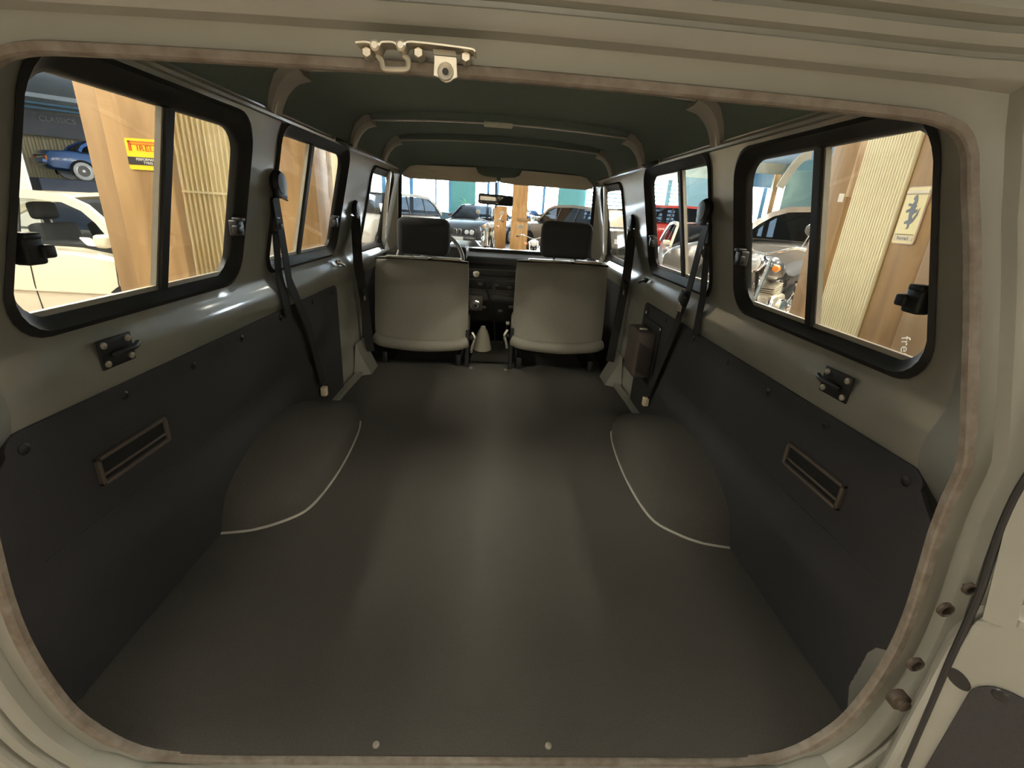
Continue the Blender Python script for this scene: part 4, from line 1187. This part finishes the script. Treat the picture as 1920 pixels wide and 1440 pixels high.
# blue convertible on a raised deck
bc = at(150, 338, 24.0)
hb = .96
RLb = [(.45, .93), (.18, 1.20), (.08, 1.32), (-.3, 1.36), (-.75, 1.33), (-1.1, 1.12), (-1.22, .95)]
bcar = car('blue soft top convertible standing on a raised deck before the slatted fence', (bc.x+.25, bc.y+1.5, bc.z), hb, sedan_st(4.3, .83, .88, .94, .93, .28), (RLb, 2, 4), .93, .74, .56, BLUEP, (1.30, -1.25), .31, TINT, (-.62,),
    roofm=BLUET, rear=tail_conv, spokes=12, tyre=mat('white_tyre', (.55, .56, .56), .6), railw=.09)
dk = tag(box('display_deck', (bc.x+.25, bc.y+1.5, (bc.z+G)/2), (5.2, 2.3, bc.z-G), mat('dark_blue_deck', (.03, .05, .10), .4), rot=(0, 0, hb), bev=.02), 'dark raised display deck under the blue convertible', 'platform')

# white crossover and dark saloon in the bay ahead
hatch_st = [(-2.1, .34, .95, .78), (-2.0, .26, 1.02, .84), (-1.5, .24, 1.06, .88), (-.5, .22, 1.05, .90), (.8, .22, 1.03, .90), (1.0, .24, 1.02, .90), (1.6, .25, .97, .88), (1.98, .30, .84, .80), (2.1, .40, .70, .70)]
RLh = [(1.02, 1.05), (.72, 1.28), (.45, 1.47), (.15, 1.55), (-.7, 1.57), (-1.45, 1.52), (-1.75, 1.36), (-2.0, 1.06)]
w0 = at(716, 420, 14.3)
car('white crossover car angled toward the windscreen, ahead of the driver seat', (w0.x-.05, w0.y+.4, G2), -PI*.62, hatch_st, (RLh, 3, 5), 1.05, .82, .64, WHITEP, (1.30, -1.28), .33, TINT, (-.15, -1.05), front=face_modern)
b0 = at(893, 430, 18.4)
car('dark saloon car with twin round headlamps beside the orange bollard', (b0.x+.1, b0.y+1.2, G2-.02), -PI*.60, sedan_st(4.6, .87, .95, 1.0, 1.0), ([(1.05, 1.0), (.55, 1.38), (.2, 1.45), (-.7, 1.45), (-1.1, 1.36), (-1.5, 1.02)], 2, 3), 1.0, .80, .60, DARKP, (1.40, -1.30), .32, TINT, (-.1,), front=face_quad)
g0 = at(1075, 420, 13.6)
suv_st = [(-2.3, .38, .98, .84), (-2.2, .3, 1.05, .90), (-1.5, .28, 1.06, .93), (0, .26, 1.06, .93), (1.0, .26, 1.06, .93), (1.25, .28, 1.05, .93), (1.9, .30, 1.02, .90), (2.25, .34, .92, .84), (2.35, .45, .75, .74)]
car('grey estate car with a wide rear window painted with a cream reflection ahead of the passenger seat', (g0.x+.35, g0.y+1.3, G2), PI*.62, suv_st, ([(1.05, 1.06), (.60, 1.42), (.25, 1.52), (-.8, 1.54), (-1.7, 1.50), (-2.0, 1.34), (-2.22, 1.08)], 2, 4), 1.06, .84, .68, SILVP, (1.45, -1.35), .35, TINT, (-.1, -1.1), rear=tail_suv, rearglass=mat('cream_reflection_glass', (.78, .70, .50), .2, coat=.8))  # opaque cream rear glass: a bright reflection put into the colour
# red pick-up on the right, and a second red coupe further left
r0 = at(1245, 430, 17.5)
car('red off road car on a low stand seen past the rear seat belt', (r0.x+.5, r0.y+.6, -.22), PI*.80, suv_st, ([(1.05, 1.06), (.80, 1.40), (.5, 1.56), (-.6, 1.58), (-1.5, 1.56), (-2.1, 1.50), (-2.2, 1.08)], 2, 5), 1.06, .86, .74, REDP, (1.45, -1.35), .36, TINT, (-.1, -1.1), front=face_modern)
tag(box('display_stand', (r0.x+.5, r0.y+.6, (G2-.22)/2-.01), (4.9, 2.1, -.22-G2+.02), mat('stand_grey_blue', (.40, .45, .52), .5), rot=(0, 0, PI*.8), bev=.03), 'low grey stand under the red off road car', 'platform')
r1 = at(1160, 400, 23.0)
car('red coupe half hidden behind the passenger door pillar', (r1.x+.6, r1.y+.4, G2+.1), PI*.9, sedan_st(4.4, .88, .86, .92, .9), ([(.9, .90), (.45, 1.20), (.15, 1.27), (-.5, 1.27), (-.9, 1.18), (-1.5, .92)], 2, 3), .90, .78, .56, REDP, (1.35, -1.3), .32, TINT, (-.2,), front=face_modern)
c4 = at(1300, 480, 11.8)
car('cream hatchback parked behind the rear seat belt tongue', (c4.x+.55, c4.y+1.0, G), PI*1.42, hatch_st, (RLh, 3, 5), 1.05, .82, .64, CREAMP, (1.30, -1.28), .33, TINT, (-.15, -1.05), front=face_modern)
# graphite saloon on the right behind the motorcycle
g1 = at(1470, 440, 8.2)
car('graphite saloon car with bright window trim behind the motorcycle', (g1.x+.95, g1.y+.25, -.30), PI-.55, sedan_st(4.7, .92, .98, 1.03, 1.03), (RLp, 4, 7), 1.03, .84, .66, GREYP, (1.40, -1.38), .34, TINT, (.30, -.7), front=face_modern)
tag(box('display_stand', (g1.x+.95, g1.y+.25, (G-.30)/2), (5.1, 2.6, -.30-G), mat('stand_brown', (.30, .22, .15), .5), rot=(0, 0, -.55), bev=.03), 'low brown stand under the graphite saloon car', 'platform')

def motorcycle(label, loc, heading, tank, chromeful=True):
    t = thing('motorcycle', label, 'motorcycle', loc, heading, 'motorcycles')
    for x in (.72, -.70):
        w = thing_wheel(t, x)
    tube('fork', [(.72, .09, .31), (.46, .09, .92)], .022, CHROME, t); tube('fork', [(.72, -.09, .31), (.46, -.09, .92)], .022, CHROME, t)
    tube('frame', spline([(.48, 0, .80), (.30, 0, .40), (.0, 0, .26), (-.35, 0, .30), (-.40, 0, .66), (.0, 0, .72), (.48, 0, .82)], 5), .022, BLACKP, t)
    tube('swing_arm', [(-.70, .08, .31), (-.25, .08, .36)], .02, STEEL, t); tube('swing_arm', [(-.70, -.08, .31), (-.25, -.08, .36)], .02, STEEL, t)
    for sd in (-1, 1): tube('rear_damper', [(-.66, sd*.10, .34), (-.48, sd*.10, .66)], .026, CHROME, t)
    # tank: lofted teardrop
    vs, fs = [], []; n = 12; S = [(.46, .05, .06, .84), (.38, .11, .10, .84), (.22, .15, .13, .83), (.05, .13, .12, .80), (-.08, .07, .07, .76)]
    for x, a, b, z in S: vs += [(x, a*math.cos(2*PI*i/n), z+b*math.sin(2*PI*i/n)) for i in range(n)]
    fs = [(i*n+q, i*n+(q+1) % n, (i+1)*n+(q+1) % n, (i+1)*n+q) for i in range(len(S)-1) for q in range(n)]+[tuple(range(n)), tuple(range((len(S)-1)*n, len(S)*n))]
    sharp(new('tank', vs, fs, tank, t), 60)
    sweep('seat', spline([(-.05, 0, .76), (-.3, 0, .74), (-.6, 0, .80), (-.82, 0, .84)], 4), [(.12*math.cos(a*PI/5), .05*math.sin(a*PI/5)) for a in range(10)], INTER, t)
    en = box('engine', (.08, 0, .42), (.36, .30, .28), STEEL, t, bev=.04)
    for i in range(6): box('cooling_fin', (.14, 0, .54+i*.022), (.22, .26, .010), STEEL, en, rot=(0, .25, 0), bev=.003)
    lathe('clutch_cover', [(.11, .14), (.11, .18), (.08, .20), (.01, .205)], CHROME, en, (.02, 0, .40), 'Y', 20)
    lathe('clutch_cover', [(.11, -.14), (.11, -.18), (.08, -.20), (.01, -.205)], CHROME, en, (.02, 0, .40), 'Y', 20)
    for sd in (-1, 1):
        tube('exhaust', spline([(.22, sd*.10, .52), (.36, sd*.16, .42), (.22, sd*.18, .26), (-.2, sd*.19, .25), (-.9, sd*.20, .32)], 5), .035, CHROME, t, 10)
    tube('handlebar', spline([(.22, .40, 1.02), (.40, .28, 1.06), (.46, 0, .98), (.40, -.28, 1.06), (.22, -.40, 1.02)], 4), .013, CHROME, t)
    for sd in (-1, 1):
        tube('grip', [(.24, sd*.37, 1.025), (.14, sd*.44, 1.0)], .020, RUBBER, t)
        mm = lathe('mirror', [(.055, -.012), (.06, 0), (.055, .012), (.01, .014)], CHROME, t, (.36, sd*.36, 1.24), 'X', 16)
        tube('mirror_stem', [(.34, sd*.30, 1.05), (.36, sd*.36, 1.22)], .006, CHROME, mm)
        lathe('turn_signal', [(.035, -.03), (.04, .0), (.03, .03), (.005, .035)], ORANGEL, t, (.56, sd*.20, .86), 'X', 12)
    lathe('headlamp', [(.03, -.12), (.09, -.06), (.10, .03), (.085, .05), (.01, .06)], CHROME, t, (.60, 0, .90), 'X', 18)
    lathe('lamp_glass', [(.085, .0), (.06, .02), (.01, .025)], LAMPG, t, (.645, 0, .90), 'X', 18)
    for x, a0, a1 in ((.72, .3, 2.4), (-.70, .7, 2.9)):
        P = [(x+.36*math.cos(a0+(a1-a0)*i/8), 0, .31+.36*math.sin(a0+(a1-a0)*i/8)) for i in range(9)]
        sweep('mudguard', P, rectp(.13, .010), tank, t, up=(0, 1, 0))
    return t
def thing_wheel(t, x):
    r = .31
    wh = tube('wheel', [(x+(r-.045)*math.cos(2*PI*i/28), 0, r+(r-.045)*math.sin(2*PI*i/28)) for i in range(28)], .045, BLACKR, t, 8, closed=True, up=(0, 1, 0))
    tube('rim', [(x+(r-.085)*math.cos(2*PI*i/28), 0, r+(r-.085)*math.sin(2*PI*i/28)) for i in range(28)], .018, CHROME, wh, 6, closed=True, up=(0, 1, 0))
    lathe('hub', [(.04, -.06), (.06, -.04), (.06, .04), (.04, .06)], CHROME, wh, (x, 0, r), 'Y', 14)
    for i in range(14):
        a = 2*PI*i/14; sd = .03*(1 if i % 2 else -1)
        tube('spoke', [(x+.05*math.cos(a), sd, r+.05*math.sin(a)), (x+.22*math.cos(a+.25), 0, r+.22*math.sin(a+.25))], .004, CHROME, wh, 4)
    return wh
m0 = at(1440, 560, 6.0)
motorcycle('chrome and black motorcycle standing before the graphite saloon car', (m0.x, m0.y, -.34), PI*1.22, DARKP)
tag(box('display_stand', (m0.x, m0.y, (G-.34)/2), (2.3, .8, -.34-G), bpy.data.materials['stand_brown'], rot=(0, 0, PI*1.22), bev=.03), 'small brown stand under the chrome motorcycle', 'platform')
m1 = at(1006, 395, 22.5); motorcycle('blue motorcycle raised in front of the bright far windows', (m1.x, m1.y, .05), PI*.7, BLUEP)
tag(box('display_stand', (m1.x, m1.y, (G2+.05)/2), (1.9, .8, .05-G2), bpy.data.materials['stand_grey_blue'], rot=(0, 0, PI*.7), bev=.03), 'tall grey stand under the blue motorcycle', 'platform')
m2 = at(915, 425, 14.8); motorcycle('cream motorcycle in front of the dark saloon car', (m2.x, m2.y, G2), -PI*.45, CREAMP)
m3 = at(1000, 440, 12.5); motorcycle('dark motorcycle beside the orange timber post', (m3.x+.02, m3.y, G), -PI*.52, DARKP)

# plant in front of the green panel
t = thing('potted_plant', 'leafy green plant in front of the green far panel', 'plant', (at(882, 350, 24).x, 23.5, .1))
lathe('pot', [(.16, 0), (.22, .35), (.20, .36), (.01, .30)], WHITEP, t, n=14)
for i in range(22):
    a = i*2.4; L_ = .7+.25*math.sin(i*1.7); e = .5+.5*((i*37) % 10)/10
    P = [Vector((0, 0, .35)), Vector((math.cos(a)*L_*.35, math.sin(a)*L_*.35, .35+L_*e)), Vector((math.cos(a)*L_*.8, math.sin(a)*L_*.8, .35+L_*e*1.1))]
    sweep('leaf', spline(P, 4), rectp(.10, .01), LEAF, t, scale=[.3, .6, .9, 1.1, 1.2, 1.1, .9, .5, .15])
box('stand', (0, 0, -.26), (.5, .5, .52), WHITEP, t)

# posters glimpsed between the tyre sign post and the slat panel
for i, (v0, v1, m_, lab) in enumerate(((312, 345, mat('poster_blue', (.25, .55, .80), .5), 'pale blue poster on the rack behind the tyre sign post'), (345, 402, REDP, 'red poster on the rack behind the tyre sign post'), (402, 490, PLATEW, 'white poster on the rack behind the tyre sign post'), (496, 522, YEL, 'yellow poster on the rack behind the tyre sign post'))):
    z0 = at(350, v1, 8.2).z; z1 = at(350, v0, 8.2).z
    xx = at(348, (v0+v1)/2, 8.2)
    tag(box('poster', (xx.x+.02, 5.28 if False else xx.y, (z0+z1)/2), (.46, .02, z1-z0-.015), m_, bev=.003), lab, 'poster')
rk = thing('poster_rack', 'dark rack holding coloured posters behind the tyre sign post', 'rack', (at(348, 400, 8.28).x, at(348, 400, 8.28).y, G), world=True)
c_ = at(348, 400, 8.28)
for dx in (-.24, .28): box('upright', (c_.x+dx, c_.y+.03, (G+1.9)/2), (.03, .03, 1.9-G), BLACKP, rk)
box('top_bar', (c_.x+.02, c_.y+.03, 1.9), (.55, .03, .03), BLACKP, rk)
box('base', (c_.x+.02, c_.y+.03, G+.02), (.5, .4, .04), BLACKP, rk)

# ================================================================== ADDED TUBE LAMPS, SPOT LAMP
WARM = (1.0, .92, .78)
ADDED_LAMPM = mat('added_warm_diffuser', (.9, .9, .9), .5, emit=WARM, estr=ADDED_LAMP_W)
def lamp(x, y, rz=0, label=None):  # added lamps, out of view, put in to light the hall
    t = thing('added_ceiling_lamp', label, 'lamp', (x, y, 3.14), rz, 'added tube lamps lighting the hall')
    box('housing', (0, 0, -.04), (1.5, .22, .06), WHITEP, t, bev=.01)
    for q in (-.6, .6): tube('added_lamp_hanger', [(q, 0, -.02), (q, 0, 1.10)], .006, STEEL, t, 6)
    box('added_lamp_diffuser', (0, 0, -.085), (1.46, .18, .035), ADDED_LAMPM, t, bev=.008)
for x in (-7.6, -5.6, -4.3, -3.2, -2.3, 2.3, 3.2, 4.3, 5.6, 7.6):
    for y in (.6, 3.2, 6.4, 10.0, 14.0, 19.0):
        if (abs(x) < 2.5 and y not in (.6, 10.0)) or (y > 7 and abs(x) in (3.2, 5.6)): continue
        lamp(x, y, PI/2, 'added white tube lamp with warm diffuser under the hall ceiling')
for x in (-2.6, 0, 2.6):  # added behind the camera to brighten seat backs and load bay
    for y in ((-7.0, -9.5) if x == 0 else (-9.5,)): lamp(x, y, 0, 'added white tube lamp with warm diffuser under the hall ceiling')
# bright spot lamp beside the far right doorway
sp = at(1467, 349, 22.8)
t = thing('spot_lamp', 'small bright spot lamp beside the far doorway', 'lamp', sp, world=True)
lathe('bulb', [(.02, -.08), (.09, -.03), (.10, 0), (.01, .01)], mat('spot_bulb', (1, 1, 1), .3, emit=(1, .85, .55), estr=140), t, sp, 'Y', 16)
lathe('shade', [(.04, .12), (.13, .02), (.12, 0), (.03, .10)], BLACKP, t, sp, 'Y', 16)
